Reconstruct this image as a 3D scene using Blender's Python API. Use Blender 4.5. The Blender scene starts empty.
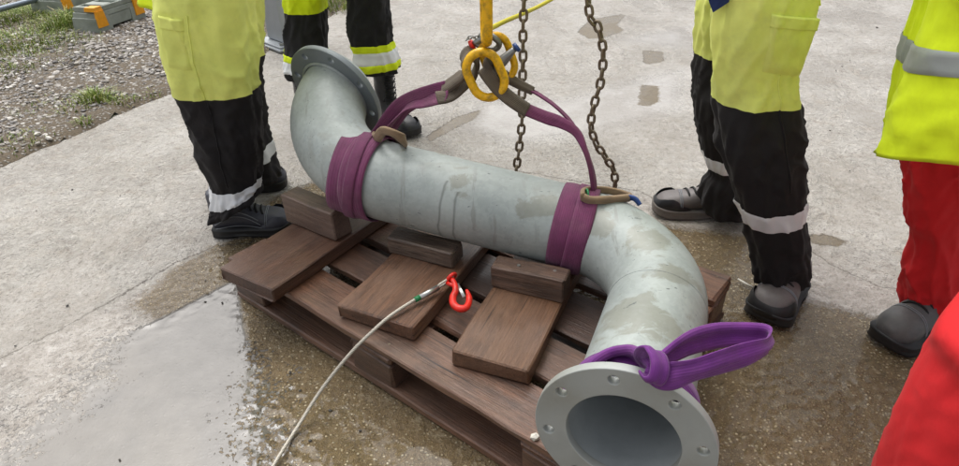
import bpy, bmesh, math, random
import numpy as np
from mathutils import Vector, Matrix, noise
random.seed(7)
S = bpy.context.scene
COL = S.collection
R_ = math.radians

# ------------------------------------------------------------------ camera, sky, sun, exposure
cam_d = bpy.data.cameras.new('camera')
cam = bpy.data.objects.new('camera', cam_d); COL.objects.link(cam)
cam_d.sensor_width = 36.0
cam_d.lens = 36.0 * 637.56 / 959.0
cam_d.clip_start = 0.02; cam_d.clip_end = 500
P_, RO_ = 0.56179, -0.01877
fw = Vector((0, math.cos(P_), -math.sin(P_))); rt = Vector((1, 0, 0)); up = rt.cross(fw)
rt2 = rt*math.cos(RO_) + up*math.sin(RO_); up2 = -rt*math.sin(RO_) + up*math.cos(RO_)
cam.matrix_world = Matrix(((rt2.x, up2.x, -fw.x, 0), (rt2.y, up2.y, -fw.y, 0), (rt2.z, up2.z, -fw.z, 1.1912), (0, 0, 0, 1)))
S.camera = cam

SUN_EL, SUN_AZ = R_(64), R_(-30)          # azimuth from +y towards +x
W = bpy.data.worlds.new('World'); S.world = W; W.use_nodes = True
nt = W.node_tree; nt.nodes.clear()
sky = nt.nodes.new('ShaderNodeTexSky'); sky.sky_type = 'NISHITA'; sky.sun_disc = False
sky.sun_elevation = SUN_EL; sky.sun_rotation = SUN_AZ; sky.dust_density = 6.0; sky.air_density = 1.2; sky.ozone_density = 1.0
hs = nt.nodes.new('ShaderNodeHueSaturation'); hs.inputs['Saturation'].default_value = 0.22
bg = nt.nodes.new('ShaderNodeBackground'); bg.inputs['Strength'].default_value = 0.15
wo = nt.nodes.new('ShaderNodeOutputWorld')
nt.links.new(sky.outputs[0], hs.inputs['Color']); nt.links.new(hs.outputs[0], bg.inputs['Color']); nt.links.new(bg.outputs[0], wo.inputs['Surface'])
sd = bpy.data.lights.new('sun', 'SUN'); sd.energy = 1.2; sd.angle = R_(64); sd.color = (1, 0.97, 0.93)
sun = bpy.data.objects.new('sun', sd); COL.objects.link(sun)
sdir = Vector((math.sin(SUN_AZ)*math.cos(SUN_EL), math.cos(SUN_AZ)*math.cos(SUN_EL), math.sin(SUN_EL)))
sun.rotation_euler = sdir.to_track_quat('Z', 'Y').to_euler()
S.view_settings.view_transform = 'Standard'; S.view_settings.look = 'None'
S.view_settings.exposure = 0.42; S.view_settings.gamma = 1.0
S.cycles.use_denoising = True
S.cycles.max_bounces = 6; S.cycles.caustics_reflective = False; S.cycles.caustics_refractive = False

# ------------------------------------------------------------------ materials
def srgb(r, g, b):
    f = lambda c: (c/12.92 if c <= .04045 else ((c+.055)/1.055)**2.4)
    return (f(r/255), f(g/255), f(b/255), 1)
class NT:
    def __init__(s, name):
        s.m = bpy.data.materials.new(name); s.m.use_nodes = True; s.t = s.m.node_tree
        s.b = s.t.nodes['Principled BSDF']
    def n(s, t, **kw):
        n = s.t.nodes.new('ShaderNode'+t)
        for k, v in kw.items():
            if k in n.inputs: s.put(n.inputs[k], v)
            else: setattr(n, k, v)
        return n
    def put(s, sock, v):
        if isinstance(v, bpy.types.NodeSocket): s.t.links.new(v, sock)
        else: sock.default_value = v
    def set(s, **kw):
        for k, v in kw.items(): s.put(s.b.inputs[k.replace('_', ' ')], v)
    def coord(s, kind='Object', scale=(1, 1, 1)):
        c = s.n('TexCoord'); m = s.n('Mapping'); m.inputs['Scale'].default_value = scale
        s.t.links.new(c.outputs[kind], m.inputs['Vector']); return m.outputs[0]
    def noise(s, vec, scale, detail=4, rough=.55, dist=0):
        n = s.n('TexNoise', Scale=scale, Detail=detail, Roughness=rough, Distortion=dist); s.put(n.inputs['Vector'], vec); return n.outputs['Fac']
    def ramp(s, fac, *stops):
        r = s.n('ValToRGB'); s.put(r.inputs[0], fac)
        e = r.color_ramp.elements
        while len(e) < len(stops): e.new(.5)
        for i, (p, c) in enumerate(stops):
            e[i].position = p; e[i].color = c if not isinstance(c, (int, float)) else (c, c, c, 1)
        return r.outputs[0]
    def math(s, op, a, b=0.0, clamp=False):
        n = s.n('Math', operation=op); n.use_clamp = clamp; s.put(n.inputs[0], a); s.put(n.inputs[1], b); return n.outputs[0]
    def mix(s, fac, a, b, blend='MIX'):
        n = s.n('Mix', data_type='RGBA', blend_type=blend); s.put(n.inputs[0], fac); s.put(n.inputs[6], a); s.put(n.inputs[7], b); return n.outputs[2]
    def bump(s, hgt, strength=.3, dist=.002, normal=None):
        n = s.n('Bump', Strength=strength, Distance=dist); s.put(n.inputs['Height'], hgt)
        if normal is not None: s.put(n.inputs['Normal'], normal)
        return n.outputs[0]

def mat_simple(name, col, rough=.6, metal=0, nscale=40, var=.25, bump=.2, bdist=.001, kind='Object', stretch=(1, 1, 1), dirt=None, dirt_amt=.5):
    t = NT(name); v = t.coord(kind, stretch)
    n = t.noise(v, nscale, 6)
    c = t.mix(n, tuple(x*(1-var) for x in col[:3])+(1,), tuple(min(1, x*(1+var)) for x in col[:3])+(1,))
    if dirt:
        d = t.ramp(t.noise(v, nscale*.25, 8, .65), (.45, 0), (.7, dirt_amt)); c = t.mix(d, c, dirt)
    t.set(Base_Color=c, Roughness=rough, Metallic=metal, Normal=t.bump(n, bump, bdist)); return t.m

def mat_cloth(name, col, dirt=None, var=.16, rough=.85, weave=900):
    t = NT(name); v = t.coord()
    n1 = t.noise(v, 9, 5); n2 = t.noise(v, weave, 2); n3 = t.noise(v, 60, 4)
    c = t.mix(n1, tuple(x*(1-var*1.4) for x in col[:3])+(1,), tuple(min(1, x*(1+var)) for x in col[:3])+(1,))
    c = t.mix(t.ramp(n3, (.35, 0), (.75, .25)), c, tuple(x*.75 for x in col[:3])+(1,))
    if dirt:
        c = t.mix(t.ramp(t.noise(v, 16, 8, .7), (.52, 0), (.72, .55)), c, dirt)
    b = t.bump(n2, .25, .0006); b = t.bump(n3, .28, .002, b)
    t.set(Base_Color=c, Roughness=rough, Normal=b, Sheen_Weight=.03); return t.m

def mat_wood(name, dark, light, grey):
    t = NT(name)
    oi = t.n('ObjectInfo'); c = t.n('TexCoord')
    add = t.n('VectorMath', operation='ADD'); t.put(add.inputs[0], c.outputs['Object'])
    sc = t.n('VectorMath', operation='SCALE'); t.put(sc.inputs[0], (13.1, 7.7, 3.3)); t.put(sc.inputs['Scale'], oi.outputs['Random']); t.put(add.inputs[1], sc.outputs[0])
    def mp(scale):
        m = t.n('Mapping'); m.inputs['Scale'].default_value = scale; t.put(m.inputs['Vector'], add.outputs[0]); return m.outputs[0]
    g1 = t.noise(mp((1.3, 24, 24)), 3.2, 9, .7, .9)
    g2 = t.noise(mp((2.5, 130, 130)), 2.2, 5, .7)
    lg = t.noise(mp((1, 2, 2)), 3.5, 4, .6)
    col = t.mix(t.ramp(g1, (.36, 0), (.64, 1)), dark, light)
    col = t.mix(t.ramp(g2, (.48, 0), (.62, .8)), col, tuple(x*.55 for x in dark[:3])+(1,))
    col = t.mix(t.ramp(lg, (.42, 0), (.7, .7)), col, grey)
    vo = t.n('TexVoronoi', feature='F1', Scale=3.0); t.put(vo.inputs['Vector'], mp((1, 2.2, 2.2)))
    kn = t.ramp(vo.outputs['Distance'], (.06, 1), (.12, 0)); col = t.mix(t.math('MULTIPLY', kn, .75), col, tuple(x*.4 for x in dark[:3])+(1,))
    col = t.mix(t.ramp(oi.outputs['Random'], (.0, 0), (.5, .25), (1, .78)), col, tuple(x*.62 for x in dark[:3])+(1,))
    rr = t.math('FRACT', t.math('MULTIPLY', oi.outputs['Random'], 7.31)); col = t.mix(t.math('MULTIPLY', rr, .5), col, t.mix(g1, srgb(80, 50, 34), srgb(146, 104, 74)))
    blot = t.noise(mp((1.5, 3, 3)), 5, 7, .7, .5); col = t.mix(t.ramp(blot, (.5, 0), (.62, .45)), col, tuple(x*.45 for x in dark[:3])+(1,))
    spl = t.noise(mp((.9, 60, 60)), 2.0, 3, .5); col = t.mix(t.ramp(spl, (.66, 0), (.69, .85)), col, tuple(x*.15 for x in dark[:3])+(1,))
    ro = t.ramp(lg, (.3, .30), (.7, .58))
    hgt = t.math('ADD', g1, t.math('MULTIPLY', g2, .8))
    t.set(Base_Color=col, Roughness=ro, Normal=t.bump(hgt, .9, .004), Coat_Weight=.35, Coat_Roughness=.22); return t.m

M = {}
M['wood'] = mat_wood('weathered_wood', srgb(66, 42, 31), srgb(138, 97, 76), srgb(118, 99, 85))
M['plank_a'] = mat_wood('grey_brown_plank', srgb(82, 52, 38), srgb(134, 95, 74), srgb(126, 104, 90))
M['plank_b'] = mat_wood('raised_grain_plank', srgb(58, 36, 26), srgb(146, 104, 78), srgb(150, 124, 106))
M['plank_c'] = mat_wood('tan_brown_plank', srgb(96, 66, 46), srgb(138, 101, 74), srgb(124, 98, 78))
M['chock_a'] = mat_wood('grey_chock', srgb(86, 72, 66), srgb(136, 120, 112), srgb(140, 128, 122))
M['chock_b'] = mat_wood('frayed_pale_chock', srgb(76, 60, 51), srgb(172, 148, 128), srgb(156, 138, 122))
M['chock_c'] = mat_wood('dark_chock', srgb(72, 54, 45), srgb(124, 98, 82), srgb(118, 98, 86))
def mat_galv():
    t = NT('galvanised_steel'); v = t.coord()
    big = t.noise(v, 5, 5, .6, .4); sp = t.n('TexVoronoi', feature='F1', Scale=110.0); t.put(sp.inputs['Vector'], v)
    med = t.noise(v, 26, 7, .65)
    c = t.mix(t.ramp(big, (.3, 0), (.7, 1)), srgb(136, 144, 142), srgb(164, 171, 168))
    spb = t.n('RGBToBW'); t.put(spb.inputs[0], sp.outputs['Color'])
    c = t.mix(t.math('MULTIPLY', spb.outputs[0], .22), c, srgb(196, 203, 204))
    c = t.mix(t.ramp(med, (.5, 0), (.75, .4)), c, srgb(128, 135, 134))
    # tan water stains with crisp edges, drips and small dark scuffs
    blob = None
    wn = t.math('ADD', t.math('MULTIPLY', t.noise(v, 20, 9, .7, 1.0), .5), t.math('MULTIPLY', t.noise(t.coord('Object', (1, 2.2, .9)), 9, 3, .5, .6), .5))
    for (cx, cy, cz, r) in ((.309, .975, .386, .085), (.35, .93, .37, .05), (.155, 1.378, .398, .045), (.125, 1.372, .385, .03), (-.05, 1.450, .43, .045), (.385, 1.25, .386, .055), (.29, 1.33, .40, .045), (-.2, 1.56, .47, .03), (.41, 1.12, .36, .05)):
        dn = t.n('VectorMath', operation='DISTANCE'); t.put(dn.inputs[0], v); dn.inputs[1].default_value = (cx, cy, cz)
        q = t.math('SUBTRACT', 1.0, t.math('DIVIDE', dn.outputs['Value'], r)); q = t.math('ADD', q, t.math('MULTIPLY', t.math('SUBTRACT', wn, .5), 6.5))
        q = t.math('DIVIDE', q, .4, clamp=True); blob = q if blob is None else t.math('MAXIMUM', blob, q)
    st = t.noise(v, 6.5, 9, .66, 1.1); stm = t.ramp(st, (.525, 0), (.565, 1))
    st2 = t.noise(v, 2.3, 3, .5); stm = t.math('MULTIPLY', stm, t.ramp(st2, (.50, 0), (.66, .45))); stm = t.math('MAXIMUM', stm, t.math('MULTIPLY', blob, .5))
    c = t.mix(stm, c, t.mix(med, srgb(100, 97, 80), srgb(132, 129, 112)))
    dr = t.noise(t.coord('Object', (34, 5, 5)), 1.0, 5, .6); c = t.mix(t.math('MULTIPLY', t.ramp(dr, (.60, 0), (.64, .55)), t.ramp(st2, (.45, 1), (.6, 0))), c, srgb(128, 130, 124))
    ax = t.n('VectorMath', operation='DOT_PRODUCT'); t.put(ax.inputs[0], v); ax.inputs[1].default_value = (.9487, -.2888, -.1290)
    sx = t.n('SeparateXYZ'); t.put(sx.inputs[0], v)
    for t0, zt in ((-0.5527, .435), (-0.5143, .415)):
        wob = t.math('MULTIPLY', t.math('SUBTRACT', t.noise(v, 9, 3), .5), .03)
        ln = t.math('SUBTRACT', 1.0, t.math('DIVIDE', t.math('ABSOLUTE', t.math('SUBTRACT', t.math('ADD', ax.outputs['Value'], wob), t0)), .005), clamp=True)
        ln = t.math('MULTIPLY', ln, t.math('LESS_THAN', sx.outputs[2], zt)); c = t.mix(t.math('MULTIPLY', ln, .7), c, srgb(96, 100, 96))
    scr = t.noise(t.coord('Object', (16, 40, 40)), 1.6, 6, .7); c = t.mix(t.ramp(scr, (.655, 0), (.675, .85)), c, srgb(84, 90, 92))
    ro = t.math('SUBTRACT', t.ramp(big, (.3, .42), (.7, .54)), t.math('MULTIPLY', stm, .16))
    t.set(Base_Color=c, Metallic=.08, Roughness=ro, Normal=t.bump(t.noise(v, 90, 4), .16, .002)); return t.m
M['galv'] = mat_galv()
M['flange'] = mat_simple('flange_zinc', srgb(160, 164, 162), .5, .05, 26, .2, .3, .0015, dirt=srgb(128, 126, 114), dirt_amt=.75)
M['bore'] = mat_simple('blue_grey_zinc_bore', srgb(172, 178, 180), .5, .05, 22, .24, .15, .001, dirt=srgb(118, 124, 126), dirt_amt=.8)
M['flange_old'] = mat_simple('flange_dull_zinc', srgb(124, 132, 136), .45, .15, 18, .18, .15, .001, dirt=srgb(92, 98, 102), dirt_amt=.6)
M['steel'] = mat_simple('bright_steel', srgb(190, 190, 186), .35, .9, 60, .15)
M['shackle'] = mat_simple('zinc_shackle', srgb(140, 142, 140), .4, .85, 60, .25)
M['chain'] = mat_simple('rusty_chain_steel', srgb(128, 116, 100), .5, .55, 220, .45, .3, .001, dirt=srgb(92, 62, 42), dirt_amt=.6)
M['yellow'] = mat_simple('yellow_enamel', srgb(240, 184, 10), .38, 0, 240, .12, .2, .001, dirt=srgb(92, 70, 24), dirt_amt=.8)
M['red'] = mat_simple('red_enamel', srgb(224, 40, 28), .4, 0, 260, .12, .2, .001, dirt=srgb(120, 50, 40), dirt_amt=.7)
M['blue'] = mat_simple('blue_paint', srgb(40, 70, 130), .4, 0, 60, .2)
M['green'] = mat_simple('green_tape', srgb(30, 120, 70), .5, 0, 80, .2)
def mat_web(name, col, dirt, rib=.5):
    t = NT(name); uv = t.coord('UV'); v = t.coord()
    w = t.n('TexWave', wave_type='BANDS', bands_direction='Y', Scale=3.2, Distortion=.4); t.put(w.inputs['Vector'], uv)
    w2 = t.n('TexWave', wave_type='BANDS', bands_direction='X', Scale=60.0, Distortion=.2); t.put(w2.inputs['Vector'], uv)
    n = t.noise(v, 22, 6, .65)
    c = t.mix(t.ramp(n, (.3, 0), (.72, 1)), tuple(x*.72 for x in col[:3])+(1,), tuple(min(1, x*1.25) for x in col[:3])+(1,))
    c = t.mix(t.ramp(t.noise(v, 9, 7, .7), (.5, 0), (.75, .6)), c, dirt)
    c = t.mix(t.ramp(w.outputs['Fac'], (.0, rib*.6), (.3, 0)), c, tuple(x*.5 for x in col[:3])+(1,))
    hh = t.math('ADD', w.outputs['Fac'], t.math('MULTIPLY', w2.outputs['Fac'], .5))
    t.set(Base_Color=c, Roughness=.72, Normal=t.bump(n, .3, .003, t.bump(hh, rib, .0015)), Sheen_Weight=.15); return t.m
M['purple'] = mat_web('purple_webbing', srgb(104, 32, 122), srgb(128, 74, 128), .3)
M['plum'] = mat_web('faded_plum_webbing', srgb(112, 44, 88), srgb(130, 80, 102))
M['sleeve'] = mat_web('brown_grey_wear_sleeve', srgb(96, 84, 70), srgb(76, 70, 62))
M['tan_sleeve'] = mat_web('tan_wear_sleeve', srgb(146, 122, 94), srgb(120, 104, 84))
M['rope'] = mat_simple('steel_wire_rope', srgb(186, 180, 168), .5, .3, 300, .3, .5, .001)
M['yrope'] = mat_simple('yellow_cord', srgb(196, 186, 40), .7, 0, 200, .2)
M['ty'] = mat_cloth('faded_yellow_work_cloth', (.84, .94, .22, 1), srgb(206, 212, 120))
M['tb'] = mat_cloth('black_work_cloth', srgb(21, 17, 20), srgb(34, 28, 30))
M['tb2'] = mat_cloth('jet_black_work_cloth', srgb(20, 20, 23), srgb(32, 32, 34))
M['tr'] = mat_cloth('red_work_cloth', (.72, .014, .020, 1), None, .12)
M['hv'] = mat_cloth('hi_vis_yellow_cloth', (.76, .93, .008, 1), srgb(206, 222, 10), .05)
M['navy'] = mat_cloth('navy_cloth', srgb(28, 44, 92))
M['band'] = mat_simple('silver_reflective_tape', srgb(232, 235, 240), .35, .05, 30, .06, .2, .001, dirt=srgb(196, 200, 202), dirt_amt=.4)
M['bandg'] = mat_simple('grey_reflective_tape', srgb(160, 166, 168), .4, .2, 30, .12, .2, .001, dirt=srgb(130, 134, 134), dirt_amt=.5)
M['boot_grey'] = mat_simple('grey_boot_leather', srgb(98, 92, 92), .5, 0, 70, .25, .3, .0015, dirt=srgb(104, 98, 92), dirt_amt=.4)
M['boot_black'] = mat_simple('black_boot_leather', srgb(38, 39, 43), .42, 0, 70, .3, .35, .0015, dirt=srgb(62, 62, 64), dirt_amt=.4)
M['boot_navy'] = mat_simple('dark_navy_boot_leather', srgb(66, 68, 78), .5, 0, 70, .3, .35, .0015, dirt=srgb(74, 74, 80), dirt_amt=.4)
M['boot_dusty'] = mat_simple('dusty_charcoal_boot_leather', srgb(88, 89, 91), .55, 0, 50, .3, .35, .0015, dirt=srgb(104, 102, 98), dirt_amt=.6)
M['rubber'] = mat_simple('dark_rubber', srgb(34, 34, 36), .5, 0, 90, .3, .3)
M['rubber_grey'] = mat_simple('grey_rubber', srgb(112, 106, 102), .6, 0, 90, .25, .3)
M['lace'] = mat_simple('black_lace', srgb(24, 24, 26), .7, 0, 200, .3)
M['stitch'] = mat_simple('grey_stitching', srgb(128, 132, 138), .7, 0, 200, .2)
M['skin'] = mat_simple('skin', srgb(205, 160, 135), .5, 0, 50, .06)
M['hair'] = mat_simple('dark_hair', srgb(40, 30, 24), .6, 0, 300, .4)
M['plastic'] = mat_simple('grey_recycled_plastic', srgb(146, 152, 144), .65, 0, 40, .25, .5, .004, dirt=srgb(92, 98, 84), dirt_amt=.6)
M['amber'] = mat_simple('amber_reflector', srgb(238, 158, 10), .45, 0, 50, .2, .3)
M['post'] = mat_simple('grey_powder_coated_steel', srgb(160, 165, 170), .45, .3, 14, .12, .1)
M['tube'] = mat_simple('galvanised_tube', srgb(120, 130, 140), .4, .6, 40, .2)
M['pale'] = mat_simple('pale_chip', srgb(206, 202, 192), .6, 0, 60, .12)

# ------------------------------------------------------------------ mesh helpers
class MB:
    def __init__(s): s.v = []; s.f = []; s.mi = []; s.uv = []
    def add(s, vs, fs, mi=0, uvs=None):
        o = len(s.v); s.v += [tuple(p) for p in vs]
        for k, f in enumerate(fs):
            s.f.append([i+o for i in f]); s.mi.append(mi if not isinstance(mi, list) else mi[k])
            s.uv.append([uvs[i] for i in f] if uvs else [(0, 0)]*len(f))
    def build(s, name, mats, parent=None, smooth=True, mesh_only=False):
        me = bpy.data.meshes.new(name); me.from_pydata(s.v, [], s.f)
        for m in (mats if isinstance(mats, (list, tuple)) else [mats]): me.materials.append(m)
        me.polygons.foreach_set('material_index', s.mi)
        me.polygons.foreach_set('use_smooth', [smooth]*len(s.f))
        ul = me.uv_layers.new(name='UVMap'); ul.data.foreach_set('uv', [c for f in s.uv for p in f for c in p])
        me.update()
        if mesh_only: return me
        return link(name, me, parent)
def link(name, data, parent=None):
    o = bpy.data.objects.new(name, data); COL.objects.link(o)
    if parent: o.parent = parent
    return o
def tag(o, label=None, cat=None, group=None, kind=None):
    if label: o['label'] = label
    if cat: o['category'] = cat
    if group: o['group'] = group
    if kind: o['kind'] = kind
    return o
def thing(name, label, cat, group=None):
    return tag(link(name, None), label, cat, group)
def set_origin(root, loc):            # move an Empty to its thing's base without moving the parts
    loc = Vector(loc)
    for ch in root.children: ch.location = ch.location - loc
    root.location = loc
def smooth_path(pts, n):
    P = [Vector(p) for p in pts]; out = []
    m = len(P)-1
    for i in range(n+1):
        t = i/n*m; k = min(int(t), m-1); f = t-k
        a, b, c, d = P[max(k-1, 0)], P[k], P[k+1], P[min(k+2, m)]
        out.append(.5*((2*b)+(c-a)*f+(2*a-5*b+4*c-d)*f*f+(3*b-a-3*c+d)*f**3))
    return out
def frames(path, closed=False, up0=None):
    n = len(path); T = []
    for i in range(n):
        a = path[(i-1) % n] if (closed or i > 0) else path[i]; b = path[(i+1) % n] if (closed or i < n-1) else path[i]
        T.append((b-a).normalized())
    u = Vector(up0) if up0 else (Vector((0, 0, 1)) if abs(T[0].z) < .9 else Vector((1, 0, 0)))
    N = []
    for i in range(n):
        u = (u - T[i]*u.dot(T[i])).normalized(); N.append(u.copy())
    return T, N
def tube(mb, path, r, seg=10, closed=False, cap=True, mi=0, up0=None, twist=None):
    path = [Vector(p) for p in path]; T, N = frames(path, closed, up0); n = len(path)
    rr = r if isinstance(r, (list, tuple)) else [r]*n
    vs = []; uvs = []
    for i in range(n):
        B = T[i].cross(N[i])
        for k in range(seg):
            a = 2*math.pi*k/seg + (twist[i] if twist else 0)
            vs.append(path[i] + (N[i]*math.cos(a)+B*math.sin(a))*rr[i]); uvs.append((i/n, k/seg))
    fs = []
    for i in range(n if closed else n-1):
        j = (i+1) % n
        for k in range(seg):
            l = (k+1) % seg; fs.append((i*seg+k, i*seg+l, j*seg+l, j*seg+k))
    if cap and not closed:
        fs.append(tuple(range(seg-1, -1, -1))); fs.append(tuple((n-1)*seg+k for k in range(seg)))
    mb.add(vs, fs, mi, uvs)
def ribbon(mb, path, wdir, width, thick, mi=0, closed=False, uvlen=None, fold=0.0, seed=0):
    """flat webbing: rounded-rectangle section swept along path; wdir = width direction(s)"""
    path = [Vector(p) for p in path]; n = len(path); T, _ = frames(path, closed)
    wd = [Vector(w) for w in wdir] if isinstance(wdir, list) else [Vector(wdir)]*n
    ww = width if isinstance(width, list) else [width]*n
    nc = 7
    sec = []
    for k in range(nc): sec.append((-.5+k/(nc-1), .5))
    for k in range(nc): sec.append((.5-k/(nc-1), -.5))
    m = len(sec); vs = []; uvs = []; L = 0
    for i in range(n):
        if i: L += (path[i]-path[i-1]).length
        w = (wd[i]-T[i]*wd[i].dot(T[i])).normalized(); nn = T[i].cross(w)
        for (a, b) in sec:
            e = 1-abs(2*a)**4*.55
            off = fold*math.sin(a*9+seed)+fold*.9*noise.noise(Vector((L*14+seed, a*2.2, seed)))
            vs.append(path[i]+w*(a*ww[i])+nn*(b*thick*e+off)); uvs.append((L*4, a+.5))
    fs = []
    for i in range(n if closed else n-1):
        j = (i+1) % n
        for k in range(m):
            l = (k+1) % m; fs.append((i*m+k, j*m+k, j*m+l, i*m+l))
    if not closed:
        fs.append(tuple(range(m))); fs.append(tuple((n-1)*m+k for k in range(m-1, -1, -1)))
    mb.add(vs, fs, mi, uvs)
def ring_path(c, a, b, ra, rb, n=40, pw=1.0):
    c, a, b = Vector(c), Vector(a).normalized(), Vector(b).normalized(); out = []
    for i in range(n):
        t = 2*math.pi*i/n; ct, st = math.cos(t), math.sin(t)
        out.append(c+a*ra*math.copysign(abs(ct)**pw, ct)+b*rb*math.copysign(abs(st)**pw, st))
    return out
def stadium(c, a, b, hl, r, n=10):
    """closed oblong path: half straight length hl along a, end radius r in b"""
    c, a, b = Vector(c), Vector(a).normalized(), Vector(b).normalized(); out = []
    for i in range(n+1):
        t = -math.pi/2+math.pi*i/n; out.append(c+a*(hl+r*math.cos(t))+b*r*math.sin(t))
    for i in range(n+1):
        t = math.pi/2+math.pi*i/n; out.append(c-a*hl+a*r*math.cos(t)+b*r*math.sin(t))
    return out
def board(name, L, Wd, H, mat, parent, mtx, rough=.002, seed=0, nx=8, chips=()):
    """sawn board along local x, bevelled, slightly irregular; its grain follows x"""
    rnd = random.Random(seed); bev = .0038
    prof = [(-.5, -.5, 1, 0), (-.5, -.5, 0, 1), (-.5, .5, 0, -1), (-.5, .5, 1, 0), (.5, .5, -1, 0), (.5, .5, 0, -1), (.5, -.5, 0, 1), (.5, -.5, -1, 0)]
    vs = []; fs = []
    off = [rnd.random()*50 for _ in range(8)]
    xs = [-L/2, -L/2+bev] + [-L/2+bev+(L-2*bev)*i/nx for i in range(1, nx)] + [L/2-bev, L/2]
    for i, x in enumerate(xs):
        e = bev*.9 if i in (0, len(xs)-1) else 0
        for k, (a, b, da, db) in enumerate(prof):
            g = int(k/2)
            y = a*Wd+da*bev; z = b*H+db*bev
            y -= math.copysign(e, a); z -= math.copysign(e, b)
            y += rough*1.5*noise.noise(Vector((x*6, off[g], 1.3))); z += rough*noise.noise(Vector((x*7, off[g], 9.1)))
            xx = x + (rough*2*noise.noise(Vector((off[k], 3.1, x))) if i in (0, 1, len(xs)-2, len(xs)-1) else 0)
            vs.append((xx, y, z))
    n = len(xs)
    for i in range(n-1):
        for k in range(8):
            l = (k+1) % 8; fs.append((i*8+k, (i+1)*8+k, (i+1)*8+l, i*8+l))
    fs.append(tuple(range(8))); fs.append(tuple((n-1)*8+k for k in range(7, -1, -1)))
    mb = MB(); mb.add(vs, fs); o = mb.build(name, mat, parent, smooth=False); o.matrix_local = mtx; return o
def frame_m(loc, x, z=(0, 0, 1)):
    x = Vector(x).normalized(); z = Vector(z); y = z.cross(x).normalized(); z = x.cross(y)
    return Matrix(((x.x, y.x, z.x, loc[0]), (x.y, y.y, z.y, loc[1]), (x.z, y.z, z.z, loc[2]), (0, 0, 0, 1)))

# ------------------------------------------------------------------ ground
def poly_sd(X, Y, poly):
    """signed distance (+ inside) to a polygon, numpy"""
    d = np.full(X.shape, 1e9); ins = np.zeros(X.shape, bool); n = len(poly)
    for i in range(n):
        (x0, y0), (x1, y1) = poly[i], poly[(i+1) % n]
        ex, ey = x1-x0, y1-y0; t = np.clip(((X-x0)*ex+(Y-y0)*ey)/(ex*ex+ey*ey+1e-12), 0, 1)
        d = np.minimum(d, np.hypot(X-x0-t*ex, Y-y0-t*ey))
        c = ((y0 > Y) != (y1 > Y)) & (X < (x1-x0)*(Y-y0)/(y1-y0+1e-12)+x0); ins ^= c
    return np.where(ins, d, -d)
WET = [(-1.5545, 0.8226), (-1.3563, 1.1331), (-1.3134, 1.3041), (-1.2139, 1.4212), (-1.111, 1.5778), (-1.0145, 1.7477), (-0.911, 1.8533), (-0.7961, 1.862), (-0.7834, 2.0455), (-0.7182, 2.2803), (-0.2571, 2.5931), (0.173, 2.3774), (0.6283, 2.1849), (0.7874, 1.9385), (1.0198, 1.9861), (1.1273, 1.6774), (1.2174, 1.5463), (1.5574, 1.4674), (1.7908, 1.0095), (0.7658, 0.0171), (-0.8294, 0.0336)]
BROWN_REFL = [(-1.0409, 1.5312), (-0.9874, 1.7125), (-0.9067, 1.8405), (-0.8254, 1.9018), (-0.8067, 2.1603), (-0.646, 2.3209), (0.2956, 2.0057), (0.6041, 1.9178), (0.9127, 1.841), (0.9472, 1.4858), (1.1275, 1.3803), (1.3057, 1.1503), (1.5706, 0.9024), (0.7733, 0.0775), (-0.4192, 0.0908), (-0.6238, 0.9357), (-0.6393, 1.0679), (-0.6648, 1.2374), (-0.6878, 1.3976), (-0.7751, 1.6399), (-0.9447, 1.4672)]  # brown wet ground; its outline is a dark reflection painted into the colour
POOL = [(-0.9447, 1.4672), (-0.7787, 1.6615), (-0.6676, 1.397), (-0.5798, 1.2352), (-0.5324, 1.0653), (-0.482, 0.9325), (-0.2949, 0.1613), (-0.7959, 0.1673), (-1.1308, 0.8139), (-1.1055, 1.0485), (-1.0244, 1.1927), (-1.0428, 1.3652)]
DARK_REFLS = [[(0.7086, 4.5212), (0.8555, 4.8779), (1.173, 5.0404), (1.0282, 4.6896), (1.045, 4.5238), (0.8753, 4.3556), (0.7575, 4.3389)],  # dark reflections on the water film, painted as brown shapes
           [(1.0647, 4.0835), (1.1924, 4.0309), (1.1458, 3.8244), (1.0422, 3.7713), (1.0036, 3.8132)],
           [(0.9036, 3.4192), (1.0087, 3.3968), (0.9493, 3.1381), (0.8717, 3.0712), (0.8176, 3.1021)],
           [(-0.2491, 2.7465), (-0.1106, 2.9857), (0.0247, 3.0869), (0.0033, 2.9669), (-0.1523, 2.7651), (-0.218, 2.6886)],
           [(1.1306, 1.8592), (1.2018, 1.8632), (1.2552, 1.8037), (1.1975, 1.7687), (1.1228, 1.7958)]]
SHEET = [[(-0.037, 3.2797), (0.4469, 3.2999), (0.9537, 3.6438), (1.3545, 3.8114), (1.1021, 2.9778), (0.5539, 2.6643), (0.1855, 2.5734), (-0.0354, 2.6914), (-0.1777, 2.8135)],
         [(1.1484, 4.5164), (1.6414, 4.7591), (1.4165, 4.0164), (1.1783, 4.0761), (0.8294, 4.2852)]]
CRACK = [(-1.3134, 1.3041), (-1.2475, 1.3793), (-1.1771, 1.4558), (-1.1522, 1.5297), (-1.111, 1.5778), (-1.0493, 1.6432), (-1.0145, 1.7477), (-0.9741, 1.7817), (-0.911, 1.8533)]

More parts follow.
